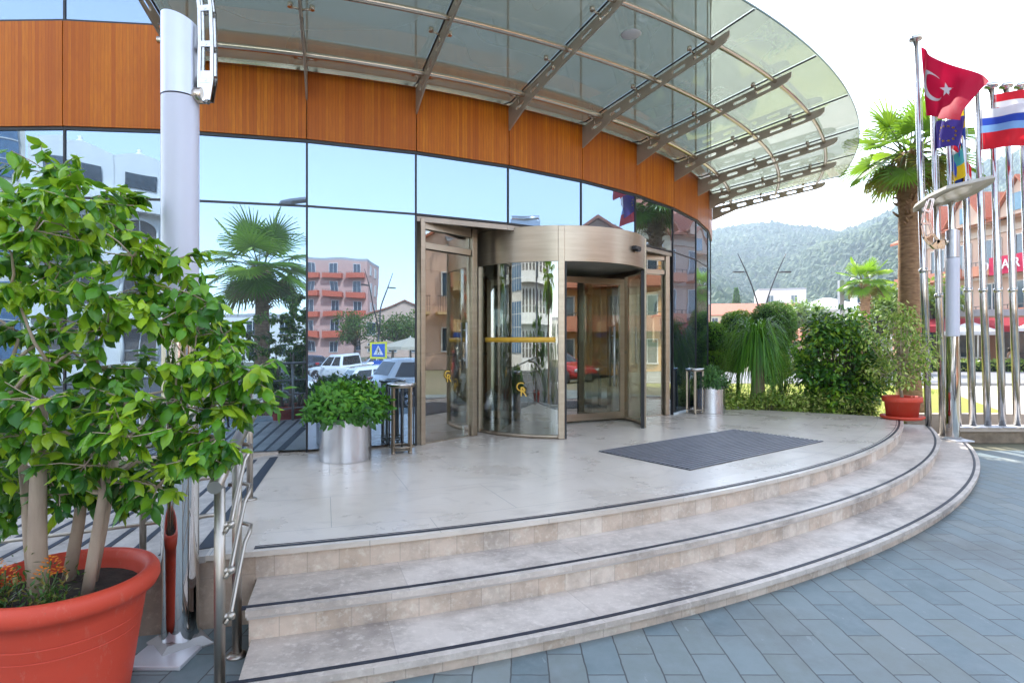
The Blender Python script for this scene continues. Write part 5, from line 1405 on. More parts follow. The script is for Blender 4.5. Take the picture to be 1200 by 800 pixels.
# people
def person(label, x, y, z0, rz, top, trousers, skin=(.45,.27,.18), hair=(.03,.02,.015), pose='stand', s=1.0):
    J = {'pel':(0,0,.95),'wa':(0,0,1.10),'ch':(0,0,1.32),'nk':(0,0,1.48),'hd':(0,-.02,1.60),'ht':(0,-.01,1.73),
         'ls':(-.18,0,1.40),'rs':(.18,0,1.40),'le':(-.26,.03,1.13),'re':(.26,.03,1.13),'lh':(-.25,-.10,.90),'rh':(.24,-.12,.92),
         'lk':(-.10,-.04,.50),'rk':(.11,.03,.50),'lf':(-.10,.02,.07),'rf':(.12,.10,.07),'lt':(-.11,-.16,.03),'rt':(.13,-.08,.03),'lp':(-.10,0,.90),'rp':(.10,0,.90)}
    if pose == 'sit':
        J.update({k_:(v[0],v[1],v[2]-.42) for k_, v in J.items()})
        J.update({'lp':(-.10,-.03,.50),'rp':(.10,-.03,.50),'lk':(-.12,-.45,.48),'rk':(.12,-.45,.48),'lf':(-.12,-.42,.07),'rf':(.12,-.42,.07),'lt':(-.12,-.6,.03),'rt':(.12,-.6,.03),'lh':(-.2,-.3,.68),'rh':(.18,-.32,.7)})
    rad = {'pel':.15,'wa':.135,'ch':.16,'nk':.055,'hd':.088,'ht':.07,'ls':.07,'rs':.07,'le':.045,'re':.045,'lh':.035,'rh':.035,'lk':.062,'rk':.062,'lf':.045,'rf':.045,'lt':.035,'rt':.035,'lp':.095,'rp':.095}
    E = [('pel','wa'),('wa','ch'),('ch','nk'),('nk','hd'),('hd','ht'),('ch','ls'),('ch','rs'),('ls','le'),('rs','re'),('le','lh'),('re','rh'),('pel','lp'),('pel','rp'),('lp','lk'),('rp','rk'),('lk','lf'),('rk','rf'),('lf','lt'),('rf','rt')]
    t = thing('person', label, 'person', (x,y,z0), rz)
    def skin_mesh(name, keys, grow, mat):
        ks = [k_ for k_ in J if k_ in keys]; idx = {k_:i for i, k_ in enumerate(ks)}
        me = bpy.data.meshes.new(name); me.from_pydata([J[k_] for k_ in ks], [(idx[a],idx[b]) for a, b in E if a in idx and b in idx], [])
        o = bpy.data.objects.new(name, me); COL.objects.link(o); me.materials.append(mat)
        o.modifiers.new('skin','SKIN'); 
        for i, k_ in enumerate(ks): r_ = rad[k_]+grow; me.skin_vertices[0].data[i].radius = (r_, r_*(.75 if k_ in ('pel','wa','ch') else 1))
        me.skin_vertices[0].data[0].use_root = True
        ss = o.modifiers.new('sub','SUBSURF'); ss.levels = ss.render_levels = 2
        o.parent = t; return o
    skin_mesh('body', set(J), 0, M('skin_%.2f' % skin[0], skin, rough=.55))
    skin_mesh('shirt', {'pel','wa','ch','ls','rs','le','re'} if False else {'pel','wa','ch','ls','rs'}, .016, clothmat('shirt_%d' % (int(top[0]*1000)+int(top[1]*100)), top, 0))
    skin_mesh('trousers', {'pel','lp','rp','lk','rk'}, .014, clothmat('trs_%d' % int(trousers[0]*1000+trousers[2]*90), trousers, 0))
    b = MB(); hz = J['hd'][2]; b.lathe([(0,.16),(.06,.15),(.098,.10),(.108,.03),(.09,-.04),(.05,-.07)], 16, (0,.015,hz)); obj('hair', b, M('hair_%.3f' % hair[0], hair, rough=.6), t, world=False)
    t.scale = (s,s,s); return t
person('person in a pink shirt seated at the restaurant terrace', 30.9, 34.9, 0, -.4, (.62,.05,.22), (.08,.08,.12), pose='sit')
person('person in a white shirt seated beside the one in pink on the terrace', 29.6, 35.0, 0, .5, (.7,.7,.7), (.1,.12,.2), pose='sit')

# mid distance, left of the palm
def hz_house(*a, **k_): return building(*a, **k_)
building('terrace_house', 'long row house with pale walls and red tiled roof far beyond the topiaries', 46, 118, (-.2,-1), 34, 10, 5.5, 2, 10, cream, 'hip', roof_red, cat='house', side=False, z0=1.5, rh=2.6)
building('terrace_house', 'low house with broad pink red roof just above the ponytail palm', 37, 84, (-.2,-1), 17, 9, 2.9, 1, 6, peach, 'hip', roof_red, cat='house', side=False, z0=.4, rh=2.4)
building('red_roofed_house', 'red roofed house between the tallest topiary and the glossy shrub', 32, 62, (-.3,-1), 8, 8, 1.6, 1, 3, peach, 'hip', roof_red, side=False, rh=1.9)
building('white_house', 'white flat roofed house with two dark windows right of the double street lamp', 56, 122, (-.3,-1), 9, 9, 11.8, 3, 2, whitew, 'flat', roof_grey, side=False, z0=.5)
building('grey_hall', 'wide pale hall with light grey roof behind the camera post', 52, 96, (-.4,-1), 13, 12, 6.4, 1, 7, whitew, 'hip', M('sheet_roof', (.55,.56,.58), (.48,.49,.51), rough=.55), side=False, z0=.5, rh=2.3)
building('white_house', 'plain white house behind the trunk of the tall palm', 66, 92, (-.5,-1), 9, 9, 8.2, 2, 4, whitew, 'flat', roof_grey, side=False, z0=1)
building('white_house', 'white house with flat roof between the small palm and the tall palm', 62, 100, (-.5,-1), 7, 8, 9.5, 3, 3, whitew, 'flat', roof_grey, side=False, z0=1)

def tree(name, label, x, y, z0, th, cr, ch_, mat, n=1500, L=.3, cat='tree', nl=26, barkm=dark_bark, tr=.14, t0=.45, group=None):
    t = thing(name, label, cat, (x,y,z0), group=group); lv = Leaves(); b = MB(); base = Vector((x,y,z0)); fork = base+Vector((0,0,th))
    b.tube(wiggle(base, fork, 4, .04), [tr*1.3,tr*1.1,tr,tr*.9,tr*.8], 8)
    for i in range(nl):
        o_ = rv(); o_.z = abs(o_.z)*1.2-.25; o_.normalize(); q = random.uniform(.35,1)
        c = base+Vector((o_.x*cr*q, o_.y*cr*q, th+ch_*.45+o_.z*ch_*.55*q))
        b.tube([fork, fork.lerp(c,.5)+rv(.05*cr), c], [tr*.5,tr*.3,tr*.1], 5, cap=False)
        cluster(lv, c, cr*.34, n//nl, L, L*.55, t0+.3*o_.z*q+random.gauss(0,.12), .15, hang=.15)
    obj('trunk', b, barkm, t); lv.build('crown', mat, t, simple=True); return t
tree('round_tree', 'light green round tree beside the white flat roofed house', 40, 82, 0, 2.6, 3.6, 4.8, pale_mat, 2200, .55, t0=.5)
tree('round_tree', 'yellow green tree just right of the small palm', 20.5, 33, 0, 1.6, 1.9, 3.6, pale_mat, 2600, .26, t0=.6)
tree('round_tree', 'yellow green tree seen between the lamp column and the next flagpole', 27, 37.5, 0, 2.0, 1.6, 4.0, pale_mat, 2000, .28, t0=.55)
tree('round_tree', 'dark green tree between the tall palm trunk and the lamp column', 30.5, 44, 0, 2.0, 2.4, 3.4, tree_mat, 1600, .3)
tree('round_tree', 'dull green bush like tree below the small palm', 17.6, 31, 0, .9, 1.5, 1.7, tree_mat, 1400, .22)
t = thing('cypress', 'single dark pointed cypress standing above the red roofs', 'tree', (48,126,1.5)); lv = Leaves(); b = MB(); b.tube([(48,126,1.5),(48,126,12)], [.25,.05], 8); obj('trunk', b, dark_bark, t)
for i in range(1600):
    h_ = random.random(); r_ = 1.5*(1-h_)**.8+.1; a = random.uniform(0,6.28); lv.add((48+math.cos(a)*r_*random.uniform(.6,1),126+math.sin(a)*r_*random.uniform(.6,1),2.0+h_*10.6), Vector((math.cos(a)*.3,math.sin(a)*.3,1)), rv(), .8, .3, random.uniform(.0,.5))
lv.build('crown', top_mat, t, simple=True)

# double arm street lamps
def street_lamp(label, x, y, z0, rz):
    t = thing('street_lamp', label, 'street lamp', (x,y,z0), rz)
    b = MB(); b.tube([(0,0,0),(0,0,3.4)], [.11,.08], 12); b.lathe([(0,0),(.2,0),(.2,.1),(.12,.3),(0,.3)], 12); obj('pole', b, M('lamp_metal', (.05,.05,.055), rough=.4, metal=.5), t, world=False)
    for s in (-1,1):
        pts = [(s*.04,0,3.1)]
        for i in range(1,11): f = i/10; pts.append((s*(.10+1.75*f**1.35), 0, 3.3+5.1*f**.92))
        b = MB(); b.tube(pts, [.06]*4+[.05]*4+[.04,.035,.03], 10); am = obj('arm', b, MATS['lamp_metal'], t, world=False)
        e = pts[7]; b = MB(); b.tube([e,(e[0]+s*.35,0,e[2]+.02)], .03, 8); b.box((e[0]+s*.62,0,e[2]+.03),(.8,.26,.09)); obj('lamp_head', b, MATS['lamp_metal'], am, world=False)
    return t
street_lamp('dark double arm street lamp rising above the topiaries', 19.1, 45, 0, 0)
street_lamp('dark double arm street lamp mirrored in the glass above the planter', 18.3, -32.4, -.7, R(155))
t = thing('camera_post', 'square grey post with a white dome camera on a short arm', 'camera post', (16.2,29,0))
b = MB(); b.box((0,0,2.35),(.22,.22,4.7)); obj('post', b, M('post_grey', (.42,.42,.43), rough=.6), t, bevel=.01, world=False)
b = MB(); b.tube([(0,0,4.5),(.55,-.05,4.62)], .03, 8); obj('arm', b, MATS['post_grey'], t, world=False)
b = MB(); b.lathe([(0,-.02),(.12,0),(.16,.06),(.16,.2),(.12,.26),(0,.28)], 18, (.62,-.05,4.55)); cmo = obj('camera_housing', b, white_paint, t, world=False)
b = MB(); b.lathe([(0,-.13),(.07,-.11),(.115,-.05),(.12,0),(0,.0)], 16, (.62,-.05,4.55)); obj('dome', b, glassw, cmo, world=False)

# ------------------------------------------------------------------ wooded hills
def ridge(az):
    xs = [-60,-20,5,17,21,24,26.5,29,31,33,35,38,42,50,70]; hs = [50,75,122,134,143,141,133,124,131,147,160,180,200,215,210]
    return float(np.interp(az, xs, hs))
def hnoise(x, y): return 9*math.sin(x*.021+1.3)*math.sin(y*.017+.4)+6*math.sin(x*.043+y*.031)+3*math.sin(x*.09-y*.07)
def hill_z(az, d):
    f = min(max((d-210)/620,0),1); s = f**1.25; rr = ridge(az)*(830/ 800)
    spur = 16*math.sin(az*.35+1.0+d*.004)*math.sin(f*math.pi)
    z = rr*s + (spur + hnoise(d*math.sin(R(az)), d*math.cos(R(az)))*min(1,f*2.5)*(1-f*.75))
    return z if d < 840 else z-(d-840)*.35
b = MB(); azs = lin(-40,68,150); ds = [200,230,270,320,370,420,480,540,600,660,720,770,810,840,880,1000]
ids = [[b.vert((d*math.sin(R(a)), d*math.cos(R(a)), hill_z(a,d)-.5)) for a in azs] for d in ds]
for j in range(len(ds)-1):
    for i in range(len(azs)-1): b.face((ids[j][i],ids[j][i+1],ids[j+1][i+1],ids[j+1][i]), None, 0, True)
k = N('hill_scrub'); vec = k.coords('Object'); f1 = k.noise(vec, .02, 8, .65); f2 = k.noise(vec, .15, 6, .7)
c_ = k.ramp(f1, [(.3,(.045,.075,.025)),(.55,(.075,.10,.035)),(.68,(.20,.15,.09))]); c_ = k.mix(k.math('MULTIPLY', f2, .6), c_, (.03,.055,.018))
k.set(Base_Color=c_, Roughness=1.0)
obj('hills', b, k.m, kind='structure')
# forest: thousands of small crowns, one mass
ico = bmesh.new(); bmesh.ops.create_icosphere(ico, subdivisions=1, radius=1); iv = np.array([v.co[:] for v in ico.verts]); ifc = [[v.index for v in f.verts] for f in ico.faces]; ico.free()
V = []; F = []; T = []; cnt = 0
for i in range(27000):
    az = random.uniform(14,43.5); d = 225+ (random.random()**.62)*630
    x, y = d*math.sin(R(az)), d*math.cos(R(az)); 
    dens = math.sin(x*.02+2)*math.sin(y*.024)+.5*math.sin(x*.06+y*.05)
    if dens < -.75 and random.random() < .8: continue
    z = hill_z(az,d); s = random.uniform(1.7,3.9)*(.75+.4*d/800); jit = RNG.uniform(.72,1.25,(len(iv),1))
    v = iv*jit*np.array([s,s,s*random.uniform(1.0,1.7)])+np.array([x,y,z+s*.6])
    V.append(v); F += [tuple(q+cnt for q in f) for f in ifc]; cnt += len(iv); T += [min(1,max(0,random.gauss(.38+.22*math.sin(x*.031)*math.sin(y*.027+1),.17)))]*len(iv)
V = np.concatenate(V); me = bpy.data.meshes.new('forest'); me.from_pydata(V.tolist(), [], F)
fm = leaf_mat('forest_leaf', [(0,(.016,.035,.014)),(.5,(.035,.068,.022)),(.85,(.075,.11,.035)),(1,(.13,.14,.05))], rough=.9, trans=.0); me.materials.append(fm)
at = me.attributes.new('tone','FLOAT','POINT'); at.data.foreach_set('value', np.array(T, np.float32)); me.update()
o = bpy.data.objects.new('forest', me); COL.objects.link(o); o['kind'] = 'stuff'
# ================================================================== what the glass mirrors: the street behind the camera
# white hotel with arched openings
t = thing('white_hotel', 'long white hotel with arched windows and scalloped gables mirrored at the upper left', 'building', (-19,-28.6,-.7), local_frame((.6,.8)))
W_, HH = 26, 14.2
b = MB(); b.box((0,6,HH/2),(W_,12,HH)); obj('wall', b, wallm('hotel_white', (.86,.84,.79)), t, world=False)
b = MB()
for z in (4.0,7.4,11.0): b.box((0,-.45,z),(W_+.4,.9,.35)); b.box((0,-.85,z+.45),(W_+.4,.1,.6))
obj('balcony_ledge', b, wallm('ledge_white',(.86,.85,.81)), t, world=False)
gp = None; wn = None; aw = None
for c_ in range(8):
    lx = -W_/2+1.7+c_*3.22
    if gp is None:
        b = MB(); n = 12; top_ = [(-1.6+3.2*i/n, HH+.05+.42*math.sin(math.pi*i/n)) for i in range(n+1)]
        fr_ = [b.vert((x,-.35,z)) for x, z in top_]; bk = [b.vert((x,.25,z)) for x, z in top_]; f0 = [b.vert((-1.6,-.35,HH-2.6)), b.vert((1.6,-.35,HH-2.6))]; b0 = [b.vert((-1.6,.25,HH-2.6)), b.vert((1.6,.25,HH-2.6))]
        b.face([f0[0],f0[1]]+fr_[::-1]); b.face([b0[1],b0[0]]+bk)
        for i in range(n): b.face((fr_[i],fr_[i+1],bk[i+1],bk[i]))
        gp = obj('scalloped_gable', b, MATS['ledge_white'], t, world=False); gp.location = (lx,0,0)
        b = MB(); b.lathe([(0,0),(.2,0),(.2,.12),(.09,.2),(.15,.34),(0,.42)], 10, (0,-.1,HH+.45)); b.box((0,-.1,HH+.48),(.5,.3,.1)); obj('gable_knob', b, MATS['ledge_white'], gp, world=False)
        b = MB(); b.box((0,-.38,HH-1.35),(2.0,.08,1.0)); wt = obj('window', b, glassw, gp, world=False)
    else: cp(gp, t, (lx,0,0))
    for fl_ in range(3):
        if aw is None:
            b = MB(); n = 12; arc_ = [(-1.0*math.cos(math.pi*i/n), .6+.55*math.sin(math.pi*i/n)) for i in range(n+1)]
            ids = [b.vert((x,-.03,z)) for x, z in arc_]+[b.vert((1.0,-.03,-1.1)), b.vert((-1.0,-.03,-1.1))]; b.face(ids[::-1])
            aw = obj('arched_window', b, M('arch_shade', (.16,.13,.10), (.08,.08,.09), rough=.5, scale=1.5), t, world=False)
            b = MB(); arc2 = [(-1.05*math.cos(math.pi*i/n), -.10, .6+.6*math.sin(math.pi*i/n)) for i in range(n+1)]; b.tube([(-1.05,-.1,-1.1)]+arc2+[(1.05,-.1,-1.1)], .10, 6)
            obj('arch_frame', b, MATS['ledge_white'], aw, world=False); b = MB(); b.box((0,-.06,-.35),(1.9,.06,.05)); b.box((0,-.06,.1),(.06,.06,2.2)); obj('glazing_bar', b, frame_w, aw, world=False); aw.location = (lx,0,fl_*3.5+2.2)
        else: cp(aw, t, (lx,0,fl_*3.5+2.2))
t = thing('white_tower_block', 'taller white block with big blue windows mirrored at the far left edge', 'building', (-33.2,-17.4,-.7), local_frame((.68,.73)))
b = MB(); b.box((0,6,9.5),(10,12,19)); obj('wall', b, wallm('white_render_warm',(.70,.66,.58)), t, world=False)
bw = None
for c_ in range(4):
    for fl_ in range(3):
        lx = -3.7+c_*2.46
        if bw is None:
            b = MB(); b.box((0,-.04,0),(1.9,.08,4.3)); bw = obj('window', b, M('blue_window', (.10,.20,.32), (.07,.14,.24), rough=.08), t, world=False)
            b = MB(); 
            for z in (-1.1,0,1.1): b.box((0,-.09,z),(1.9,.05,.06))
            obj('glazing_bar', b, frame_w, bw, world=False); bw.location = (lx,0,fl_*5.2+3.6)
        else: cp(bw, t, (lx,0,fl_*5.2+3.6))

building('apartment_block', 'pink apartment block with orange balconies mirrored beside the left planter', 33.5, -82.9, (-.6,.8), 15, 11, 16.2, 5, 4, pink, 'flat', roof_grey, z0=-.7, bal='solid', balm=orange, cat='apartment block', balcols=(0,1,2), win=(1.2,1.7))
building('gabled_house', 'pale pink house with red gabled roof mirrored behind the street trees', 37.5, -62, (-.45,.89), 13, 14, 5.6, 2, 4, peach, 'gable', roof_red, z0=-.7, rh=2.6)
building('hip_roofed_house', 'house with red hipped roof mirrored right of the gabled house', 45, -58, (-.6,.8), 12, 11, 5.4, 2, 4, cream, 'hip', roof_red, z0=-.7, rh=2.2)
building('low_white_house', 'low white house mirrored behind the mirrored palm', 1, -62, (0,1), 20, 9, 5.2, 2, 6, whitew, 'flat', roof_grey, z0=-.7)
building('balcony_house', 'beige corner house with balconies mirrored in the left swing door', 17.8, -10.2, (-.73,.68), 11, 9, 7.6, 3, 3, beige, 'hip', roof_red, z0=-.5, bal='rail', balm=cream, rh=2.0)
building('brown_house', 'tall amber house with brown balconies mirrored in the curved door glass', 24.5, -3.2, (-.94,.34), 10, 9, 7.8, 3, 3, wallm('amber_render', (.62,.34,.12)), 'hip', roof_red, z0=-.3, bal='solid', balm=terra, rh=2.0)
building('shop_house', 'pink house with red gable roof mirrored above the revolving door drum', 27.0, 8.6, (-.99,.1), 7, 9, 6.6, 2, 3, peach, 'gable', roof_red, z0=0, bal='rail', balm=beige, rh=2.2)
building('yellow_house', 'yellow gabled house mirrored right of the flags', 29.5, 17.0, (-.98,.2), 7, 9, 8.6, 3, 3, cream, 'gable', roof_red, z0=0, bal='rail', balm=beige, rh=2.4)
for x, y, lb in ((26.2,-2.2,'tilted solar water heater on the beige house roof'),(27.4,9.0,'tilted solar water heater on the pink house roof')):
    t = thing('solar_heater', lb, 'solar heater', (x,y,7.9 if y < 5 else 7.2), local_frame((-.94,.34)))
    b = MB(); b.v += [(-1.6,-.9,.9),(1.6,-.9,.9),(1.6,.7,2.3),(-1.6,.7,2.3)]; b.v += [(p[0],p[1]+.05,p[2]-.07) for p in b.v[:4]]
    for f in ((0,1,2,3),(7,6,5,4),(0,4,5,1),(1,5,6,2),(2,6,7,3),(3,7,4,0)): b.face(f)
    obj('panel', b, M('solar_panel', (.35,.40,.45), rough=.1, metal=.4), t, world=False)
    b = MB(); b.tube([(-1.5,.85,2.45),(1.5,.85,2.45)], .26, 14); obj('tank', b, steel, t, world=False)
    b = MB()
    for sx in (-1.4,1.4): b.tube([(sx,.8,2.3),(sx,.8,-.6)], .04, 6); b.tube([(sx,-.85,.9),(sx,-.85,-.6)], .04, 6)
    obj('stand', b, rail_dark, t, world=False); t.scale = (.55,.55,.55)
t = thing('shop_awning', 'beige awning with blue edge mirrored in the left swing door', 'awning', (15.6,-8.2,-.4), local_frame((-.73,.68)))
b = MB(); q = [(-4.5,0,3.2),(4.5,0,3.2),(4.5,-2.6,2.55),(-4.5,-2.6,2.55)]; b.v += q+[(p[0],p[1],p[2]+.05) for p in q]
for f in ((3,2,1,0),(4,5,6,7),(0,1,5,4),(1,2,6,5),(2,3,7,6),(3,0,4,7)): b.face(f)
obj('canvas', b, clothmat('canvas_sand',(.62,.42,.22),.25), t, world=False)
b = MB(); b.box((0,-2.62,2.42),(9,.03,.22)); obj('valance', b, clothmat('canvas_blue',(.04,.09,.35),.1), t, world=False)
b = MB()
for sx in (-4.3,4.3): b.tube([(sx,-2.55,0),(sx,-2.55,2.5)], .05, 8)
obj('posts', b, frame_w, t, world=False)
parasol('cream parasol mirrored beside the crossing sign', 13.5, -18.6, -.7, 1.9, 2.7, c_cream)
parasol('beige parasol under the mirrored street trees', 19.5, -33, -.7, 2.2, 2.6, clothmat('canvas_tan',(.5,.36,.24),.3))
tree('street_tree', 'round street tree mirrored left of the lamp pole', 24.2, -50.5, -.7, 1.8, 2.6, 3.9, tree_mat, 2000, .32)
tree('street_tree', 'broad street tree mirrored right of the lamp pole', 23.6, -39.5, -.7, 1.6, 2.6, 3.6, tree_mat, 2200, .3, t0=.5)
tree('street_tree', 'yellowish street tree mirrored in front of the red roofs', 28.2, -44, -.7, 1.6, 2.6, 3.8, pale_mat, 1800, .32, t0=.35)
shrub('garden_shrub', 'dark tall shrub mirrored behind the red planter', 'shrub', -1.0, -6.2, gz(0,-6), 1.1, .8, 2.9, 60, 46, .10, .05, bush_mat, dark_bark, .26, (.15,.3,.5))
shrub('garden_shrub', 'silvery dark shrub mirrored beside the fan palm trunk', 'shrub', -3.6, -6.4, gz(0,-6), 1.2, .8, 2.3, 50, 46, .10, .05, top_mat, dark_bark, .26, (.3,.5,.8))

# crossing sign
t = thing('crossing_sign', 'blue and yellow pedestrian crossing sign mirrored above the parked cars', 'sign', (7.2,-10.4,gz(7,-10.4)), R(205))
b = MB(); b.tube([(0,0,0),(0,0,2.35)], .04, 10); obj('pole', b, steel, t, world=False)
b = MB(); b.box((0,-.05,2.0),(.82,.02,.82)); obj('yellow_board', b, M('sign_yellow', (.75,.72,.03), rough=.5), t, world=False)
b = MB(); b.box((0,-.063,2.0),(.64,.008,.64)); bd = obj('blue_panel', b, M('sign_blue', (.03,.13,.55), rough=.4), t, world=False)
b = MB(); n = len(b.v); b.v += [(-.24,-.069,1.78),(.24,-.069,1.78),(0,-.069,2.24)]; b.face((0,1,2)); obj('white_triangle', b, white_paint, bd, world=False)
b = MB(); y_ = -.072
b.lathe([(0,0),(.03,.015),(.03,.035),(0,.05)], 10, (0,y_,2.07)); b.box((0,y_,2.0),(.05,.004,.13)); b.quad((-.02,y_,1.94),(.015,y_,1.94),(-.06,y_,1.81),(-.09,y_,1.81)); b.quad((.0,y_-.001,1.94),(.025,y_-.001,1.94),(.09,y_-.001,1.81),(.055,y_-.001,1.81)); b.quad((-.1,y_,1.95),(.1,y_,1.98),(.1,y_,2.0),(-.1,y_,1.975))
obj('walking_figure', b, black_seal, bd, world=False)
b = MB(); b.box((0,-.05,1.25),(.5,.02,.5)); obj('lower_plate', b, MATS['sign_blue'], t, world=False)

# cars
tyre = M('tyre', (.02,.02,.02), rough=.8); alloy = M('alloy', (.6,.6,.62), rough=.25, metal=1); cglass = M('car_glass', (.015,.022,.026), rough=.06, spec=.5); lred = M('tail_lamp', (.45,.015,.02), rough=.15); lclear = M('head_lamp', (.7,.72,.75), rough=.1)
trim_d = M('car_trim', (.02,.02,.022), rough=.5)
def car(label, x, y, rz, paint, kind='hatch'):
    z0 = gz(x,y); t = thing('parked_car', label, 'car', (x,y,z0), rz)
    # sections along x (front +x): x, half width, sill z, belt z
    L2 = 2.1
    S = [(-L2,.62,.42,.80),(-L2+.08,.76,.32,.95),(-1.6,.86,.22,.97),(-.8,.88,.19,.95),(0,.88,.19,.93),(.8,.88,.19,.91),(1.35,.86,.22,.88),(1.85,.79,.28,.76),(2.08,.64,.36,.66)]
    if kind == 'pickup': S = [(-2.5,.82,.5,.98),(-2.42,.86,.42,1.02),(-1.6,.88,.35,1.04),(-.8,.89,.32,1.04),(0,.89,.32,1.04),(.9,.89,.32,1.03),(1.5,.88,.34,1.0),(2.1,.82,.4,.95),(2.25,.7,.46,.85)]
    b = MB(); rings = []
    for (sx, hw, zb, zt) in S:
        pr = [(-hw*.86,zb),(-hw,zb+.10),(-hw*1.0,(zb+zt)/2),(-hw*.965,zt-.06),(-hw*.90,zt),(0,zt+.025),(hw*.90,zt),(hw*.965,zt-.06),(hw,(zb+zt)/2),(hw,zb+.10),(hw*.86,zb)]
        rings.append([b.vert((sx,p[0],p[1])) for p in pr])
    for A, B in zip(rings[:-1], rings[1:]):
        m = len(A)
        for i in range(m): b.face((A[i],B[i],B[(i+1)%m],A[(i+1)%m]), None, 0, True)
    b.face(rings[0]); b.face(rings[-1][::-1]); body = obj('body', b, paint, t, world=False); body.modifiers.new('s','SUBSURF').levels = 1; body.modifiers['s'].render_levels = 1
    # cabin: glass house plus painted roof and pillars
    if kind == 'hatch': lo = (-2.0,1.05); hi = (-1.55,.25); zr_ = 1.46
    elif kind == 'sedan': lo = (-1.45,1.05); hi = (-.85,.25); zr_ = 1.43
    elif kind == 'suv': lo = (-2.0,1.15); hi = (-1.8,.45); zr_ = 1.68
    else: lo = (-.55,1.25); hi = (-.4,.55); zr_ = 1.72
    zb_ = S[3][3]-.03
    b = MB(); hwl, hwh = .83, .62
    lo_ = [(lo[0],-hwl),(lo[1],-hwl),(lo[1],hwl),(lo[0],hwl)]; hi_ = [(hi[0],-hwh),(hi[1],-hwh),(hi[1],hwh),(hi[0],hwh)]
    b.v += [(p[0],p[1],zb_-.05) for p in lo_]+[(p[0],p[1],zr_-.03) for p in hi_]+[(p[0]*.9,p[1]*.8,zr_) for p in hi_]
    for f in ((0,1,5,4),(1,2,6,5),(2,3,7,6),(3,0,4,7),(4,5,9,8),(5,6,10,9),(6,7,11,10),(7,4,8,11),(8,9,10,11)): b.face(f, None, 0, True)
    cabin = obj('cabin', b, paint, t, bevel=.07, world=False)
    def pane_on(q, s0, s1, t0, t1):
        """dark glass laid on a cabin face, q = four corners (foot a, foot b, top b, top a)"""
        q = [Vector(p) for p in q]; nrm = (q[1]-q[0]).cross(q[3]-q[0]).normalized()
        def at_(u, v): return (q[0].lerp(q[1],u)).lerp(q[3].lerp(q[2],u), v)
        gb = MB(); c_ = [at_(s0,t0),at_(s1,t0),at_(s1,t1),at_(s0,t1)]
        f_ = [p+nrm*.010 for p in c_]; k_ = [p-nrm*.02 for p in c_]
        gb.v += [tuple(p) for p in k_+f_]
        for f in ((4,5,6,7),(0,1,5,4),(1,2,6,5),(2,3,7,6),(3,0,4,7)): gb.face(f)
        obj('window', gb, cglass, t, bevel=.006, world=False)
    L4 = [Vector((p[0],p[1],zb_-.05)) for p in lo_]; H4 = [Vector((p[0],p[1],zr_-.03)) for p in hi_]
    for (i, j) in ((0,1),(2,3)):
        q = [L4[i],L4[j],H4[j],H4[i]]
        cuts = ((.06,.36),(.40,.66),(.69,.93)) if kind != 'pickup' else ((.08,.46),(.52,.92))
        for s0, s1 in cuts: pane_on(q, s0, s1, .16, .86)
    pane_on([L4[1],L4[2],H4[2],H4[1]], .06, .94, .14, .90); pane_on([L4[3],L4[0],H4[0],H4[3]], .08, .92, .22, .86)
    wx = (-1.3,1.32) if kind != 'pickup' else (-1.5,1.5); wr = .32 if kind in ('hatch','sedan') else .37
    first = None
    for xx in wx:
        for s in (-1,1):
            if first is None:
                b = MB(); b.lathe([(wr*.62,-.1),(wr-.03,-.105),(wr,-.07),(wr,.07),(wr-.03,.105),(wr*.62,.1)], 28); b.v = [(v[0],v[2],v[1]) for v in b.v]
                first = obj('wheel', b, tyre, t, world=False)
                b = MB(); 
                for q in range(5):
                    a = 2*math.pi*q/5
                    for e in (-.16,.16): b.tube([(0,.085,0),(wr*.62*math.cos(a+e),.085,wr*.62*math.sin(a+e))], .022, 6)
                b.tube([(wr*.62*math.cos(2*math.pi*i/24),.08,wr*.62*math.sin(2*math.pi*i/24)) for i in range(24)], .02, 6, closed=True); bb = MB()
                rm = obj('rim', b, alloy, first, world=False)
                b = MB(); b.lathe([(0,.04),(wr*.62,.04)], 20); b.v = [(v[0],v[2],v[1]) for v in b.v]; obj('brake_disc', b, trim_d, first, world=False)
                first.location = (xx,s*.80,wr); first.rotation_euler = (0,0,0 if s > 0 else math.pi)
            else: cp(first, t, (xx,s*.80,wr), 0 if s > 0 else math.pi)
            b = MB(); b.lathe([(0,-.01),(wr+.06,-.01),(wr+.06,.01),(0,.01)], 24); b.v = [(v[0]+xx,v[2]+s*.865,v[1]+wr+.02) for v in b.v]; obj('wheel_arch', b, trim_d, t, world=False)
    xr, xf = S[1][0]-.02, S[-2][0]+.08
    for s in (-1,1):
        b = MB(); b.box((xr+.06,s*.68,.84),(.16,.30,.17)); obj('tail_light', b, lred, t, bevel=.03, world=False)
        b = MB(); b.box((xf,s*.60,.64 if kind != 'pickup' else .82),(.18,.30,.13)); obj('headlight', b, lclear, t, bevel=.03, world=False)
        b = MB(); b.box((.75,s*.98,1.0),(.12,.2,.13)); obj('mirror', b, paint, t, bevel=.03, world=False)
        b = MB(); 
        for hx in (-.45,.42): b.box((hx,s*.885,.80),(.17,.03,.03))
        obj('door_handle', b, paint, t, world=False)
    b = MB(); b.box((S[0][0]+.0,0,.42),(.1,1.3,.22)); b.box((S[-1][0]-.0,0,.40),(.1,1.2,.2)); obj('bumper_trim', b, trim_d, t, bevel=.02, world=False)
    b = MB(); b.box((S[0][0]-.055,0,.66),(.02,.52,.12)); obj('number_plate', b, white_paint, t, world=False)
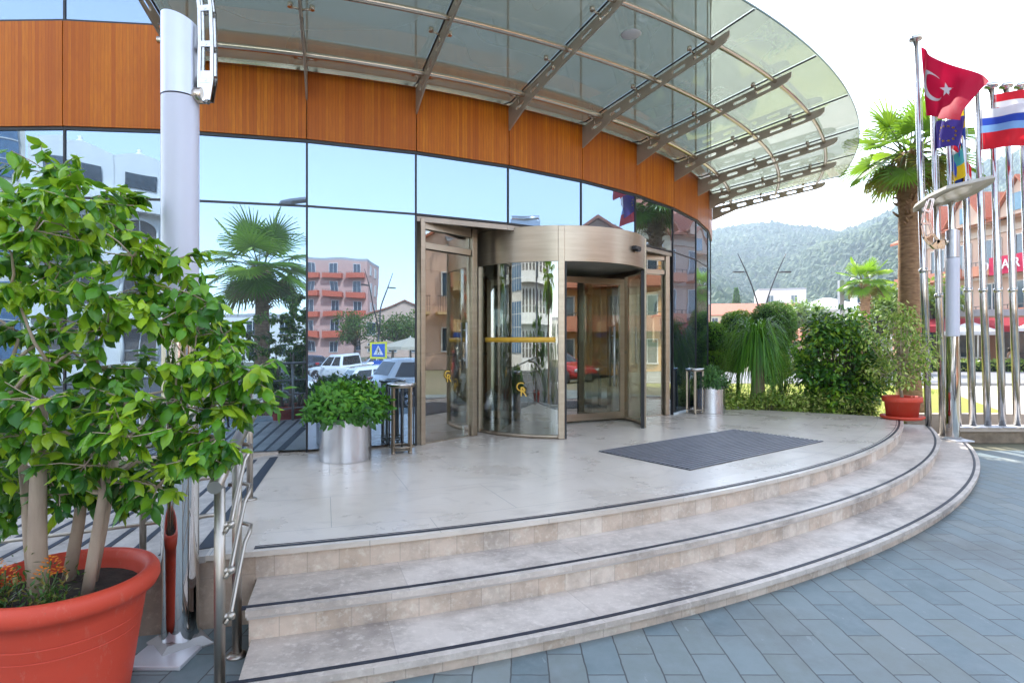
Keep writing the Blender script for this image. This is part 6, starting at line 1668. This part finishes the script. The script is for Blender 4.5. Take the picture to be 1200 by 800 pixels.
    return t
cw = M('car_white', (.78,.78,.77), (.74,.74,.73), rough=.18, coat=.8); cs = M('car_silver', (.45,.46,.48), rough=.22, metal=.6, coat=.6); cd_ = M('car_dark', (.03,.035,.05), rough=.18, coat=.8); cr_ = M('car_red', (.42,.03,.03), rough=.2, coat=.7)
car('white hatchback mirrored nearest the glass, its red tail light beside the umbrella stand', 5.3, -2.5, R(8), cw, 'hatch')
car('white hatchback mirrored behind the nearest white car', 6.2, -7.2, R(12), cw, 'hatch')
car('white sedan mirrored above the leafy steel planter', 2.2, -9.0, R(-150), cw, 'sedan')
car('white pickup mirrored further back on the street', 9.2, -18.5, R(-112), cw, 'pickup')
car('silver sedan mirrored between the crossing sign and the parasol', 14.2, -23.5, R(20), cs, 'sedan')
car('dark off road car mirrored in the left swing door', 8.7, -.4, R(25), cd_, 'suv')
car('red hatchback mirrored in the curved door glass', 14.5, -1.0, R(95), cr_, 'hatch')
car('silver hatchback mirrored in the revolving door', 13.0, 5.2-.9, R(100), cs, 'hatch') if False else None
car('small dark sedan mirrored far down the street', 11.5, -30, R(-100), cd_, 'sedan')
person('person in a blue shirt walking on the mirrored street', 6.9, -21.5, -.7, 2.4, (.10,.2,.5), (.1,.1,.13))
person('person in a red shirt walking on the mirrored street', 7.9, -24.0, -.7, 3.0, (.5,.05,.05), (.2,.18,.15))

# ================================================================== haze in the air towards the hills
HAZE = True
if HAZE:
    b = MB(); b.box((0,300,118),(2600,2600,244.0)); 
    hz = bpy.data.materials.new('haze_air'); hz.use_nodes = True; hn = hz.node_tree; hn.nodes.remove(hn.nodes['Principled BSDF'])
    pv = hn.nodes.new('ShaderNodeVolumePrincipled'); pv.inputs['Color'].default_value = (.68,.83,1,1); pv.inputs['Density'].default_value = .00042; pv.inputs['Anisotropy'].default_value = .35
    hn.links.new(pv.outputs[0], hn.nodes['Material Output'].inputs['Volume'])
    o = obj('haze', b, hz, kind='stuff')
for e in EMPTIES:
    if '_o' in e: del e['_o']
